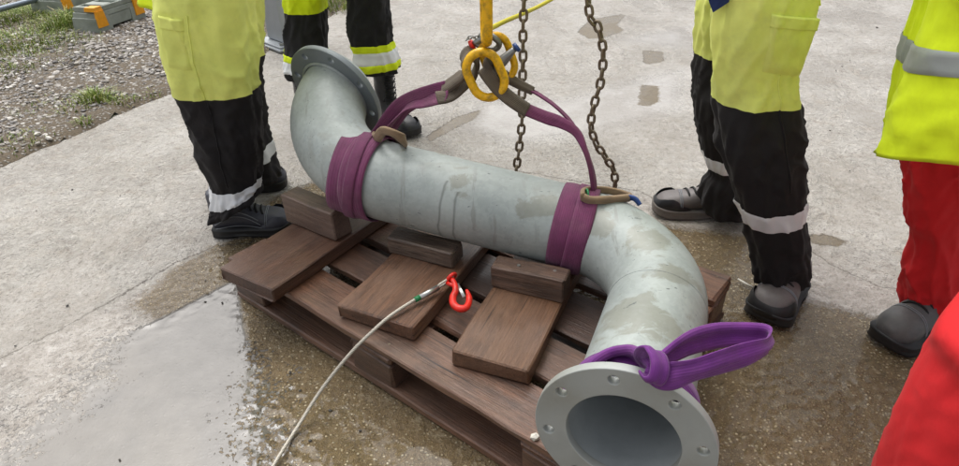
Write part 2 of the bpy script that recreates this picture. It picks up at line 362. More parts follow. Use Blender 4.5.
def axis_pts(lo, hi, step, far, grow=1.35):
    a = list(np.arange(lo, hi+1e-6, step)); s = step
    while a[-1] < far: s *= grow; a.append(a[-1]+s)
    s = step
    while a[0] > -far: s *= grow; a.insert(0, a[0]-s)
    return np.array(a)
def axis3(a0, a1, b0, b1, fine, coarse, far):
    m = list(np.arange(b0, b1+1e-6, fine)); l = list(np.arange(a0, b0-1e-6, coarse)); r = list(np.arange(m[-1]+coarse, a1+1e-6, coarse)); a = l+m+r; st = coarse
    while a[-1] < far: st *= 1.35; a.append(a[-1]+st)
    st = coarse
    while a[0] > -far: st *= 1.35; a.insert(0, a[0]-st)
    return np.array(a)
gx = axis3(-2.9, 2.6, -1.35, 1.5, .0075, .02, 90); gy = axis3(.1, 4.8, .7, 2.5, .0075, .02, 90)
X, Y = np.meshgrid(gx, gy); nX, nY = len(gx), len(gy)
def vnoise(X, Y, s, seed):           # cheap value noise
    x = X*s+seed*17.3; y = Y*s+seed*9.1; xi = np.floor(x); yi = np.floor(y); fx = x-xi; fy = y-yi
    hsh = lambda a, b: (np.sin(a*127.1+b*311.7+seed*74.7)*43758.5453) % 1.0
    fx = fx*fx*(3-2*fx); fy = fy*fy*(3-2*fy)
    return (hsh(xi, yi)*(1-fx)+hsh(xi+1, yi)*fx)*(1-fy)+(hsh(xi, yi+1)*(1-fx)+hsh(xi+1, yi+1)*fx)*fy - .5
wetd = poly_sd(X, Y, WET); brn_refl = poly_sd(X, Y, BROWN_REFL); pool = poly_sd(X, Y, POOL)
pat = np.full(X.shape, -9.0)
for p in DARK_REFLS: pat = np.maximum(pat, poly_sd(X, Y, p))
def seg_d(X, Y, a, b):
    ex, ey = b[0]-a[0], b[1]-a[1]; t = np.clip(((X-a[0])*ex+(Y-a[1])*ey)/(ex*ex+ey*ey), 0, 1); return np.hypot(X-a[0]-t*ex, Y-a[1]-t*ey)
HARD = [(-0.9447, 1.4672), (-0.7787, 1.6615), (-0.6676, 1.397)]
psoft = np.clip(np.minimum(seg_d(X, Y, HARD[0], HARD[1]), seg_d(X, Y, HARD[1], HARD[2]))/.22-.1, 0, 1)
sht = np.full(X.shape, -9.0)
for p in SHEET: sht = np.maximum(sht, poly_sd(X, Y, p))
Z = .006*vnoise(X, Y, 2.2, 1)+.004*vnoise(X, Y, 6, 2)+.0025*vnoise(X, Y, 17, 3)
grit = np.maximum(0, vnoise(X, Y, 62, 6))*2+.8*vnoise(X, Y, 95, 7)
Z = Z + .0040*grit*np.clip(np.maximum(brn_refl, wetd*.7)/.08+.15, .12, 1)*np.clip(vnoise(X, Y, 3.1, 9)*2.2+.75, .25, 1.3)
smooth01 = lambda a: np.clip(a, 0, 1)
flat = smooth01(pool/.09+.1)
Z = Z*(1-.97*flat)
near = np.exp(-(np.maximum(0, np.hypot(X, Y-1)-6)/3)**2); Z *= near
Z -= .006
me = bpy.data.meshes.new('concrete_pavement')
vs = np.stack([X.ravel(), Y.ravel(), Z.ravel()], 1)
idx = np.arange(nX*nY).reshape(nY, nX)
fc = np.stack([idx[:-1, :-1].ravel(), idx[:-1, 1:].ravel(), idx[1:, 1:].ravel(), idx[1:, :-1].ravel()], 1)
me.from_pydata(vs.tolist(), [], fc.tolist())
for nm, arr in (('wet', wetd), ('brown', brn_refl), ('pool', pool), ('dark_refl', pat), ('sheet', sht), ('poolsoft', psoft)):
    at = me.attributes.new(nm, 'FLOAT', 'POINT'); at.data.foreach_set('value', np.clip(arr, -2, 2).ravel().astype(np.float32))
me.polygons.foreach_set('use_smooth', [True]*len(fc))
def mat_ground():
    t = NT('wet_concrete'); v = t.coord()
    A = lambda nm: t.n('Attribute', attribute_name=nm).outputs['Fac']
    nb = t.noise(v, 3, 6, .6); nm = t.noise(v, 14, 6, .62); nf = t.noise(v, 70, 4, .6); nff = t.noise(v, 320, 3, .6)
    jit = t.math('MULTIPLY', t.math('SUBTRACT', nm, .5), .06)
    jit2 = t.math('MULTIPLY', t.math('SUBTRACT', nf, .5), .09)
    def mask(nm_, soft, jj, off=0.0):
        a = t.math('ADD', A(nm_), t.math('ADD', jj, off)); return t.math('DIVIDE', a, soft, clamp=True)
    jsum = t.math('ADD', jit, jit2)
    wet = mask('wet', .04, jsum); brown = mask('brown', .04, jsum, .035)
    dark_refl = mask('dark_refl', .012, t.math('MULTIPLY', jsum, .45)); sheet = mask('sheet', .15, t.math('MULTIPLY', jsum, 2.0))
    ps = A('poolsoft'); spk = t.math('ADD', t.math('SUBTRACT', t.noise(v, 105, 3, .5), .5), t.math('MULTIPLY', t.math('SUBTRACT', nm, .5), .6))
    pool_ = t.math('DIVIDE', t.math('ADD', A('pool'), t.math('ADD', t.math('MULTIPLY', jit, .25), t.math('MULTIPLY', spk, t.math('MULTIPLY', ps, .55)))), .012, clamp=True)
    # colours
    dry = t.mix(t.ramp(nb, (.3, 0), (.7, 1)), srgb(152, 146, 138), srgb(188, 184, 178))
    dry = t.mix(t.ramp(nm, (.5, 0), (.75, .5)), dry, srgb(160, 148, 134))
    dry = t.mix(t.ramp(nff, (.60, 0), (.70, .6)), dry, srgb(118, 110, 102)); dry = t.mix(t.ramp(nf, (.6, 0), (.72, .5)), dry, srgb(140, 130, 120))
    vo = t.n('TexVoronoi', feature='F1', Scale=95.0); t.put(vo.inputs['Vector'], v)
    vo2 = t.n('TexVoronoi', feature='F1', Scale=210.0); t.put(vo2.inputs['Vector'], v)
    cr = t.n('RGBToBW'); t.put(cr.inputs[0], vo.outputs['Color']); cr2 = t.n('RGBToBW'); t.put(cr2.inputs[0], vo2.outputs['Color'])
    nk = t.noise(v, 34, 5, .7, .3)
    dry = t.mix(t.ramp(nk, (.54, 0), (.66, .45)), dry, srgb(206, 202, 196)); dry = t.mix(t.ramp(nk, (.34, .5), (.46, 0)), dry, srgb(122, 114, 106))
    peb = t.math('MULTIPLY', t.ramp(vo.outputs['Distance'], (.22, 1), (.40, 0)), t.ramp(cr.outputs[0], (.50, 0), (.56, 1)))
    peb2 = t.math('MULTIPLY', t.ramp(vo2.outputs['Distance'], (.25, 1), (.42, 0)), t.ramp(cr2.outputs[0], (.48, 0), (.54, 1)))
    dark2 = t.math('MULTIPLY', t.ramp(vo2.outputs['Distance'], (.25, 1), (.42, 0)), t.ramp(cr2.outputs[0], (.36, 1), (.42, 0)))
    damp = t.mix(t.ramp(nm, (.3, 0), (.7, 1)), srgb(140, 131, 121), srgb(184, 178, 171))
    damp = t.mix(t.math('MULTIPLY', dark2, .55), damp, srgb(104, 94, 84)); damp = t.mix(t.math('MULTIPLY', peb2, .45), damp, srgb(214, 206, 196))
    damp = t.mix(t.ramp(nk, (.53, 0), (.64, .6)), damp, srgb(208, 203, 197)); damp = t.mix(t.ramp(nk, (.35, .6), (.46, 0)), damp, srgb(108, 99, 89))
    bw = t.mix(t.ramp(nb, (.3, 0), (.7, 1)), srgb(98, 81, 54), srgb(130, 111, 80))  # brown ground tone, darkened to stand for a dark reflection in the film
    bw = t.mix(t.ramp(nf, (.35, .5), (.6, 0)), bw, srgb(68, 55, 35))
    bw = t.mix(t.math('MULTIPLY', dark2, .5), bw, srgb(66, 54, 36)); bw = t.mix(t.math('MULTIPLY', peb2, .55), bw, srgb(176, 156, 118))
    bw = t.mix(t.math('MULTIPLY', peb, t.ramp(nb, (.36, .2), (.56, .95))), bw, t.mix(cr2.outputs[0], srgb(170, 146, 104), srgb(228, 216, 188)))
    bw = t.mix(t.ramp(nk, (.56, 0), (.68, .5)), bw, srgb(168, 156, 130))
    silt = t.mix(t.ramp(nm, (.3, 0), (.75, 1)), srgb(84, 80, 75), srgb(108, 104, 99))
    c = t.mix(wet, dry, damp); c = t.mix(t.math('MULTIPLY', sheet, .6), c, srgb(172, 169, 167)); c = t.mix(brown, c, bw); c = t.mix(pool_, c, silt); c = t.mix(dark_refl, c, t.mix(nk, srgb(72, 57, 30), srgb(112, 95, 60)))  # last mix paints the small dark reflections in as brown
    ln = t.math('SUBTRACT', 1.0, t.math('DIVIDE', t.math('ABSOLUTE', t.math('ADD', A('wet'), t.math('MULTIPLY', jsum, .35))), .0055), clamp=True)
    c = t.mix(t.math('MULTIPLY', ln, .85), c, srgb(70, 62, 52))
    # roughness
    def mf(f, a, b):
        n = t.n('Mix', data_type='FLOAT'); t.put(n.inputs[0], f); t.put(n.inputs[2], a); t.put(n.inputs[3], b); return n.outputs[0]
    ro = mf(wet, t.ramp(nm, (.35, .42), (.65, .75)), t.ramp(nm, (.3, .2), (.7, .4)))
    ro = mf(brown, ro, t.ramp(nf, (.35, .08), (.65, .26))); ro = mf(sheet, ro, .09); ro = mf(pool_, ro, .04); ro = mf(dark_refl, ro, .5)
    film = t.math('MULTIPLY', t.ramp(t.noise(t.coord('Object', (1, .6, 1)), 1.9, 5, .6, .5), (.47, 0), (.56, 1)), t.math('SUBTRACT', 1.0, brown))
    ro = mf(t.math('MULTIPLY', film, .85), ro, .11); c = t.mix(t.math('MULTIPLY', film, .55), c, t.mix(.5, c, srgb(120, 112, 100)))
    # relief
    grain = t.math('ADD', t.math('ADD', t.math('MULTIPLY', nf, .9), t.math('MULTIPLY', nk, 1.3)), t.math('MULTIPLY', nff, .35))
    grain = t.math('ADD', grain, t.math('MULTIPLY', peb, .45)); grain = t.math('ADD', grain, t.math('MULTIPLY', peb2, .2))
    calm = t.math('MAXIMUM', t.math('MAXIMUM', t.math('MAXIMUM', pool_, t.math('MULTIPLY', film, .55)), t.math('MULTIPLY', dark_refl, .8)), t.math('MULTIPLY', sheet, .8))
    hg = t.math('MULTIPLY', grain, t.math('SUBTRACT', 1.0, t.math('MULTIPLY', calm, .97)))
    t.set(Base_Color=c, Roughness=ro, Normal=t.bump(hg, 1.0, .010), IOR=1.5, Coat_Weight=t.math('MULTIPLY', t.math('MAXIMUM', wet, dark_refl), .5), Coat_Roughness=.08, Coat_IOR=1.4)
    return t.m
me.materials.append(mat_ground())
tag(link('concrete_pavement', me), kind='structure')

# gravel bed beyond the slab edge, with loose stones and grass
EDGE = [(-3.0, .2), (-2.35, 1.6)] + [(-2.0564, 2.4898), (-1.9568, 2.7795), (-1.8569, 3.0591), (-1.6814, 3.4478), (-1.3933, 4.1535), (-1.1237, 5.155), (-1.0429, 5.5277)] + [(-.75, 7.0), (-.2, 10.5), (2, 24)]
bed = EDGE + [(2, 40), (-40, 40), (-40, .2)]
ex = np.arange(-7.5, 0.3, .05); ey = np.arange(.2, 11, .05)
GX, GY = np.meshgrid(ex, ey)
sd_ = poly_sd(GX, GY, bed)+.05*vnoise(GX, GY, 7, 4)
GZ = np.clip(sd_*.5, -.03, .018)+.012*vnoise(GX, GY, 5, 5)*smooth01(sd_/.2)
mb = MB(); keep = sd_ > -.06; ii = -np.ones(GX.shape, int); ii[keep] = np.arange(keep.sum())
vsg = list(zip(GX[keep].tolist(), GY[keep].tolist(), GZ[keep].tolist())); fsg = []
for j in range(len(ey)-1):
    for i in range(len(ex)-1):
        q = (ii[j, i], ii[j, i+1], ii[j+1, i+1], ii[j+1, i])
        if min(q) >= 0: fsg.append([int(a) for a in q])
mb.add(vsg, fsg)
def mat_soil():
    t = NT('gravelly_soil'); v = t.coord()
    n = t.noise(v, 5, 6, .65); n2 = t.noise(v, 60, 5, .65)
    vo = t.n('TexVoronoi', feature='F1', Scale=60.0); t.put(vo.inputs['Vector'], v)
    c = t.mix(n, srgb(74, 62, 46), srgb(112, 98, 78)); c = t.mix(t.ramp(n2, (.4, 0), (.7, .6)), c, srgb(48, 40, 28))
    bw = t.n('RGBToBW'); t.put(bw.inputs[0], vo.outputs['Color'])
    st = t.math('MULTIPLY', t.ramp(vo.outputs['Distance'], (.3, 1), (.5, 0)), t.ramp(bw.outputs[0], (.4, 0), (.45, 1)))
    c = t.mix(st, c, t.mix(bw.outputs[0], srgb(90, 86, 82), srgb(160, 154, 146)))
    t.set(Base_Color=c, Roughness=.8, Normal=t.bump(t.math('ADD', st, n2), .8, .012)); return t.m
tag(mb.build('gravel_bed', mat_soil()), kind='structure')
def bed_sd(x, y): return float(poly_sd(np.array([[x]]), np.array([[y]]), bed)[0, 0])
def mat_stone():
    t = NT('loose_stone'); at = t.n('Attribute', attribute_name='tone').outputs['Fac']
    v = t.coord(); n = t.noise(v, 90, 4)
    c = t.ramp(at, (0, srgb(70, 68, 70)), (.3, srgb(112, 109, 108)), (.65, srgb(152, 146, 140)), (.9, srgb(190, 184, 176)), (1, srgb(214, 210, 204)))
    c = t.mix(t.math('MULTIPLY', n, .35), c, srgb(96, 84, 70))
    t.set(Base_Color=c, Roughness=.5, Normal=t.bump(n, .3, .003)); return t.m
ico = bmesh.new(); bmesh.ops.create_icosphere(ico, subdivisions=1, radius=1); iv = [v.co.copy() for v in ico.verts]; ifc = [[v.index for v in f.verts] for f in ico.faces]; ico.free()
rs = random.Random(3); V = []; F = []; T = []
NS = 0; cand = [(rs.uniform(-6.2, -.6), rs.uniform(1.6, 8.5)) for _ in range(80000)]
ca = np.array(cand); csd = poly_sd(ca[:, 0], ca[:, 1], bed); cn = vnoise(ca[:, 0], ca[:, 1], 1.3, 8); ang = ca[:, 0]/ca[:, 1]
for k, (x, y) in enumerate(cand):
    if csd[k] < .02 or ang[k] < -.92: continue
    # stony middle strip, soil and weeds nearer the edge and beyond
    dens = (.92 if .2 < csd[k] < 1.5 else .55)*(.35 if csd[k] < .12 else 1)
    if cn[k] > .22: dens *= .45
    if rs.random() > dens: continue
    s = rs.choice([.005, .006, .008, .009, .010, .012, .016])*rs.uniform(.8, 1.25)*(1.15 if y > 4 else 1)
    rot = Matrix.Rotation(rs.uniform(0, 6.28), 3, 'Z') @ Matrix.Rotation(rs.uniform(-.5, .5), 3, 'X')
    sc3 = Vector((rs.uniform(.8, 1.35), rs.uniform(.7, 1.1), rs.uniform(.5, .8))); o = len(V)
    for p in iv:
        q = Vector((p.x*sc3.x, p.y*sc3.y, p.z*sc3.z))*rs.uniform(.82, 1.12); q = rot @ (q*s); V.append((x+q.x, y+q.y, .014+s*.3+q.z))
    tn = min(1, max(0, rs.gauss(.52, .27)))
    for f in ifc: F.append([i+o for i in f])
    T += [tn]*12
me = bpy.data.meshes.new('gravel'); me.from_pydata(V, [], F); a = me.attributes.new('tone', 'FLOAT', 'POINT'); a.data.foreach_set('value', T)
me.materials.append(mat_stone()); tag(link('gravel', me), 'loose grey and brown gravel stones beside the concrete', None, None, 'stuff')
def mat_grass():
    t = NT('grass'); at = t.n('Attribute', attribute_name='tone').outputs['Fac']
    c = t.ramp(at, (0, srgb(92, 116, 40)), (.5, srgb(138, 156, 76)), (.75, srgb(172, 168, 104)), (1, srgb(190, 174, 130)))
    t.set(Base_Color=c, Roughness=.6); return t.m
V = []; F = []; T = []
def blade(x, y, z, hgt, w, az, lean, tone):
    o = len(V); d = Vector((math.cos(az), math.sin(az), 0)); s_ = Vector((-d.y, d.x, 0))*w
    p0 = Vector((x, y, z)); p1 = p0+d*lean*.35*hgt+Vector((0, 0, hgt*.6)); p2 = p0+d*lean*hgt+Vector((0, 0, hgt*(1-.35*lean)))
    V.extend([tuple(p0-s_), tuple(p0+s_), tuple(p1-s_*.7), tuple(p1+s_*.7), tuple(p2)]); F.extend([[o, o+1, o+3, o+2], [o+2, o+3, o+4]]); T.extend([tone]*5)
TUFT = [(-2.0269, 3.2794, 0.1, 0.08, 230), (-1.8922, 3.2428, 0.1, 0.05, 110), (-2.0755, 3.1381, 0.12, 0.05, 90), (-3.056, 4.8163, 0.18, 0.13, 320), (-3.0424, 4.9299, 0.12, 0.15, 240), (-3.1346, 4.4299, 0.5, 0.07, 1300), (-3.4575, 5.3029, 0.45, 0.08, 1100), (-3.6497, 5.0945, 0.5, 0.08, 1200), (-2.8304, 4.0288, 0.4, 0.05, 420), (-2.7781, 4.4063, 0.25, 0.05, 200), (-2.8494, 3.7745, 0.2, 0.05, 120), (-1.9318, 2.9588, 0.05, 0.04, 60), (-2.2615, 3.1475, 0.18, 0.04, 70), (-1.1749, 5.4303, 0.35, 0.09, 520), (-1.2877, 5.5849, 0.3, 0.1, 300), (-2.1371, 2.6766, 0.16, 0.04, 70), (-1.7823, 3.3578, 0.1, 0.03, 50), (-2.1012, 2.7861, 0.12, 0.035, 60)]
for (x, y, r, hh, n) in TUFT:
    for _ in range(n):
        a = rs.uniform(0, 6.28); q = r*math.sqrt(rs.random())*rs.uniform(.5, 1)
        bx_, by_ = x+q*math.cos(a), y+q*math.sin(a)
        blade(bx_, by_, .005, hh*rs.uniform(.45, 1.15), rs.uniform(.0016, .0035), a+rs.uniform(-1, 1), rs.uniform(.2, 1.1), min(1, max(0, rs.gauss(.42, .25))))
for _ in range(2600):                     # thin weeds along the slab edge and over the soil
    k_ = rs.randrange(len(cand)); x, y = cand[k_]; d_ = csd[k_]
    if d_ < .005 or ang[k_] < -.95 or (d_ > .16 and rs.random() > .16) : continue
    if noise.noise(Vector((x*2.3, y*2.3, 4))) < -.05: continue
    for _q in range(7): blade(x+rs.gauss(0, .018), y+rs.gauss(0, .018), .004, rs.uniform(.012, .035), rs.uniform(.0012, .0024), rs.uniform(0, 6.28), rs.uniform(.4, 1.2), min(1, max(0, rs.gauss(.55, .28))))
me = bpy.data.meshes.new('grass'); me.from_pydata(V, [], F); a = me.attributes.new('tone', 'FLOAT', 'POINT'); a.data.foreach_set('value', T)
me.materials.append(mat_grass()); tag(link('grass', me), 'tufts of green and straw coloured grass growing in the gravel', None, None, 'stuff')
# dark scraps and pebbles lying on the concrete
mbp = MB()
PEB = [(-1.251, 1.5279, 0.006), (-1.6368, 2.2827, 0.006), (-0.8745, 1.643, 0.004), (-0.9905, 1.8815, 0.003), (-0.7825, 1.5283, 0.005), (-0.8362, 1.5348, 0.005), (2.7852, 4.4788, 0.011), (2.6195, 4.3599, 0.005), (1.2267, 2.5272, 0.004), (-1.4161, 2.2241, 0.004), (-1.6853, 2.1162, 0.004), (0.7855, 2.8899, 0.005), (0.2662, 3.8386, 0.006), (-0.3602, 4.0872, 0.005), (-0.187, 3.9069, 0.005), (1.6267, 2.7279, 0.006), (2.0651, 3.5778, 0.006), (2.1339, 3.6475, 0.008), (2.2354, 3.7569, 0.005), (-1.3014, 1.3517, 0.004), (-0.4627, 1.1611, 0.005), (-0.2909, 1.0293, 0.005), (-0.8273, 0.9591, 0.004), (-0.6999, 1.5356, 0.004), (1.515, 2.3213, 0.005), (-0.3737, 1.0928, 0.006), (-0.5037, 1.2258, 0.006), (-0.4033, 1.0026, 0.006)]
for (x, y, s) in PEB:
    rot = Matrix.Rotation(rs.uniform(0, 6.28), 3, 'Z')
    mbp.add([Vector((x, y, s*.3-.004)) + rot @ Vector((p.x*s*.9, p.y*s*.65, p.z*s*.4))*rs.uniform(.8, 1.2) for p in iv], ifc)
tag(mbp.build('pebbles', mat_simple('dark_pebble', srgb(70, 66, 62), .6)), 'small dark pebbles scattered on the wet concrete', None, None, 'stuff')

# ------------------------------------------------------------------ pallet
PO = Vector((-0.7421, 1.5543, 0.0)); PYAW = -0.68533
PU = Vector((math.cos(PYAW), math.sin(PYAW), 0)); PW = Vector((-PU.y, PU.x, 0))
def pal(u, w, z): return PO+PU*u+PW*w+Vector((0, 0, z))
pallet = thing('pallet', 'weathered brown wooden pallet carrying the galvanised pipe', 'pallet')
pallet.location = PO+Vector((0, 0, 0))
def pboard(name, u0, u1, w0, w1, z0, z1, along='u', seed=0, mat='wood'):
    L, Wd = (u1-u0, w1-w0) if along == 'u' else (w1-w0, u1-u0)
    m = frame_m(pal((u0+u1)/2, (w0+w1)/2, (z0+z1)/2)-PO, PU if along == 'u' else PW)
    return board(name, L, Wd, z1-z0, M[mat], pallet, m, .0042, seed, 14 if L > .5 else 4)
for i, (a, b) in enumerate([(0, .133), (.164, .288), (.322, .482), (.514, .637), (.668, .802)]):
    o = pboard('deck_board', 0, 1.2, a, b, .122, .1438, 'u', 10+i)
for i, (a, b) in enumerate([(.001, .143), (.528, .672), (1.056, 1.199)]):
    pboard('stringer_board', a, b, .003, .799, .1, .1215, 'w', 20+i)
    for j, (c, d) in enumerate([(.002, .1), (.33, .472), (.7, .798)]):
        pboard('block', a+.002, b-.002, c, d, .0225, .0995, 'u', 30+3*i+j)
for j, (c, d) in enumerate([(0, .1), (.328, .474), (.7, .8)]):
    pboard('base_board', 0, 1.2, c, d, .0, .0222, 'u', 50+j)
nails = MB()
for a in (.03, .1, .56, .64, 1.09, 1.16):
    for w in (.03, .1, .2, .26, .36, .44, .55, .6, .7, .77):
        p = pal(a+random.uniform(-.01, .01), w+random.uniform(-.008, .008), .1436)-PO
        nails.add([p+Vector((math.cos(t)*.0035, math.sin(t)*.0035, .0012)) for t in [k*math.pi/4 for k in range(8)]], [tuple(range(8))])
tag(nails.build('nail_heads', M['chain'], pallet), kind='stuff')
# planks laid across the deck and chocks on them
def solid(name, label, cat, group, cx, cy, z0, z1, length, width, ang, mat, seed, rough=.003):
    t = thing(name, label, cat, group); p = pal(cx, cy, z0); t.location = p
    d = PU*math.cos(ang)+PW*math.sin(ang)
    b = board('board', length, width, z1-z0, M[mat], t, frame_m(Vector((0, 0, (z1-z0)/2)), d), rough, seed, 10)
    return t, b
PLK = [  # front-left uv, front-right uv, direction angle, length
 ((.092, -.062), (.296, -.058), R_(97), .62, 'wide reddish brown support plank overhanging the left corner of the pallet'),
 ((.475, .028), (.692, .060), R_(103), .62, 'middle support plank with raised grain under the red hook'),
 ((.812, .072), (.994, .112), R_(106), .60, 'short brown support plank nearest the open pipe flange')]
for i, (a, b, ang, L, lab) in enumerate(PLK):
    mx, my = (a[0]+b[0])/2, (a[1]+b[1])/2; wd = math.hypot(b[0]-a[0], b[1]-a[1])
    solid('support_plank', lab, 'plank', 'planks laid across the pallet', mx+math.cos(ang)*L/2, my+math.sin(ang)*L/2, .1455, .190, L, wd, ang, ('plank_a', 'plank_b', 'plank_c')[i], 70+i)
CH = [ # front-bottom ends (uv), depth, ztop
 ((.035, .192), (.250, .206), .066, .284, 'tall grey chock block under the left bend of the pipe'),
 ((.412, .258), (.612, .308), .066, .243, 'low pale chock block with frayed grain on the middle plank'),
 ((.738, .312), (.925, .362), .058, .258, 'dark chock block with two nail marks against the right sling')]
for i, (a, b, dp, zt, lab) in enumerate(CH):
    ang = math.atan2(b[1]-a[1], b[0]-a[0]); L = math.hypot(b[0]-a[0], b[1]-a[1])
    cx = (a[0]+b[0])/2-math.sin(ang)*dp/2; cy = (a[1]+b[1])/2+math.cos(ang)*dp/2
    t, b_ = solid('chock', lab, 'wooden block', 'wooden chocks bracing the pipe', cx, cy, .1908, zt, L, dp, ang, ('chock_a', 'chock_b', 'chock_c')[i], 90+i, .004)
    if i == 2:
        for q in (-.03, .062):
            mbn = MB(); c = Vector((q, -.004+.012*(q > 0), zt-.1908+.0004)); rot = Matrix.Rotation(ang+PYAW, 3, 'Z')
            mbn.add([rot @ (c+Vector((math.cos(k*math.pi/4)*.0045, math.sin(k*math.pi/4)*.0045, z))) for z in (-.003, .0012) for k in range(8)],
                    [tuple(range(8, 16))]+[(k, (k+1) % 8, 8+(k+1) % 8, 8+k) for k in range(8)]); mbn.build('nail_head', M['steel'], t, False)

# ------------------------------------------------------------------ pipe
A0 = Vector((-0.3462, 1.6066, 0.385)); B0 = Vector((0.2643, 1.4207, 0.302))
FN = Vector((0.2475, 0.7621, 0.2808)); FF = Vector((-0.4374, 1.9134, 0.5141))
PD = (B0-A0).normalized(); PR = .1095; ER = .30
KN = A0+PD*(FN-A0).dot(PD); EN = (FN-KN).normalized(); KF = A0+PD*(FF-A0).dot(PD); EF = (FF-KF).normalized()
KN += PD*.062; EN = (FN-KN).normalized(); KF -= PD*.055; EF = (FF-KF).normalized()
def elbow(K, din, dout, r, n):
    """arc of radius r tangent to both directions round the corner K"""
    co = din.dot(dout); th = math.acos(max(-1, min(1, co))); tl = r*math.tan(th/2); q = (dout-din*co).normalized(); c = K-din*tl+q*r
    return [c-q*r*math.cos(th*i/n)+din*r*math.sin(th*i/n) for i in range(n+1)]
pf = elbow(KF, -PD, EF, .285, 22)
pn = elbow(KN, PD, EN, .235, 22)
pth = [FF-EF*.001]+pf[::-1]
s0, s1 = pf[0], pn[0]
for i in range(1, 14): pth.append(s0.lerp(s1, i/14))
pth += pn
for i in range(1, 7): pth.append(pn[-1].lerp(FN-EN*.001, i/6))
pipe = thing('pipe', 'grey galvanised steel pipe with two bends and flanged ends lying on the pallet', 'pipe')
mb = MB(); tube(mb, pth, PR, 64, cap=False); mb.build('tube', M['galv'], pipe); mb = MB(); tube(mb, pth[::-1], PR-.006, 64, cap=False); mb.build('bore', M['bore'], pipe)
for c, d in ((pn[-1], EN),):
    mb = MB(); T0 = d.orthogonal().normalized(); mm = Vector(d).cross(T0)
    tube(mb, ring_path(c, T0, mm, PR-.0006, PR-.0006, 64), .0022, 6, True); mb.build('weld_seam', M['galv'], pipe)
def flange(c, d, R, mat, rot, ri):
    cu = bpy.data.curves.new('flange', 'CURVE'); cu.dimensions = '2D'; cu.fill_mode = 'BOTH'; cu.extrude = .0075; cu.bevel_depth = .0018; cu.bevel_resolution = 2
    def circ(x, y, r, n):
        sp = cu.splines.new('POLY'); sp.points.add(n-1); sp.use_cyclic_u = True
        for i in range(n): sp.points[i].co = (x+r*math.cos(2*math.pi*i/n), y+r*math.sin(2*math.pi*i/n), 0, 1)
    circ(0, 0, R-.0018, 96); circ(0, 0, ri, 72)
    for k in range(8):
        a = rot+k*math.pi/4; circ((R-.024)*math.cos(a), (R-.024)*math.sin(a), .0118, 20)
    tmp = bpy.data.objects.new('tmp', cu); COL.objects.link(tmp)
    dg = bpy.context.evaluated_depsgraph_get(); m = bpy.data.meshes.new_from_object(tmp.evaluated_get(dg)); bpy.data.objects.remove(tmp)
    m.name = 'flange'; m.materials.clear(); m.materials.append(M[mat])
    up_ = Vector((0, 0, 1)); x = up_.cross(d).normalized(); y = d.cross(x)
    o = link('flange', m, pipe); o.matrix_local = Matrix(((x.x, y.x, d.x, c.x), (x.y, y.y, d.y, c.y), (x.z, y.z, d.z, c.z), (0, 0, 0, 1))); return o
f1 = flange(FN, EN, .160, 'flange', R_(12), PR-.0065); f1['label'] = 'pale open flange at the near end'
f2 = flange(FF, EF, .162, 'flange_old', R_(20), PR-.0065); f2['label'] = 'dull grey flange at the far end'
for c, d in ((FN-EN*.0115, EN), (FF-EF*.0115, EF)):
    mb = MB(); T0 = d.orthogonal().normalized(); tube(mb, ring_path(c, T0, d.cross(T0), PR+.001, PR+.001, 64), .0055, 8, True); mb.build('weld_seam', M['galv'], pipe)
set_origin(pipe, (0.05, 1.5, .19))

# ------------------------------------------------------------------ slings
def wrap(mb, c, d, r, a0, a1, width, skew=0, n=48, thick=.004, fold=.0, seed=0, up_=None, mi=0):
    """webbing round the pipe, angle 0 = up, positive towards the camera side"""
    d = Vector(d).normalized(); u = Vector((0, 0, 1)); u = (u-d*u.dot(d)).normalized(); s_ = u.cross(d)
    if s_.y > 0: s_ = -s_
    pts = []
    for i in range(n+1):
        t = a0+(a1-a0)*i/n; pts.append(Vector(c)+d*(skew*math.sin(t+.6))+(u*math.cos(t)+s_*math.sin(t))*(r+thick*.55))
    ribbon(mb, pts, [d]*(n+1), width, thick, mi, fold=fold, seed=seed)
RING = Vector((0.0228, 1.5, 0.6957))
def on_axis(px_t): return A0+PD*px_t
# left sling: doubled choke round the pipe, tail to the ring
s = thing('lifting_sling', 'faded plum sling choked round the left end of the pipe', 'sling', 'purple lifting slings on the pipe')
cL = A0+PD*.022
mb = MB(); wrap(mb, cL-PD*.024, PD, PR+.0005, -.5, 5.7, .078, .012, 60, .0045, .0008, 1); wrap(mb, cL+PD*.028, PD, PR+.0052, -.35, 5.75, .070, -.012, 60, .0045, .0008, 4)
wrap(mb, cL+PD*.0, PD, PR+.0098, -.3, 3.0, .03, .016, 40, .004, .0005, 7)
mb.build('choke', M['plum'], s)
tL = [(-0.3153, 1.66, 0.4533), (-0.2737, 1.66, 0.4738), (-0.23, 1.62, 0.5397), (-0.195, 1.6, 0.5834), (-0.1459, 1.57, 0.6182), (-0.0738, 1.53, 0.6547)]
mb = MB(); pt = smooth_path(tL, 30); ribbon(mb, pt, [Vector((-.8, -.35, .45)).lerp(Vector((-.3, .25, .9)), i/30) for i in range(31)], [.058-.02*(i/30)**2 for i in range(31)], .006, fold=.0012, seed=2); mb.build('tail', M['plum'], s)
tL2 = [(-0.2572, 1.63, 0.4924), (-0.2136, 1.6, 0.5503), (-0.174, 1.58, 0.5961), (-0.1295, 1.55, 0.6146), (-0.0732, 1.5, 0.645)]
mb = MB(); pt = smooth_path(tL2, 24); ribbon(mb, pt, [Vector((.75, .5, .3)).lerp(Vector((0, .8, .55)), i/24) for i in range(25)], [.05-.014*(i/24)**2 for i in range(25)], .005, fold=.0012, seed=5); mb.build('tail', M['plum'], s)
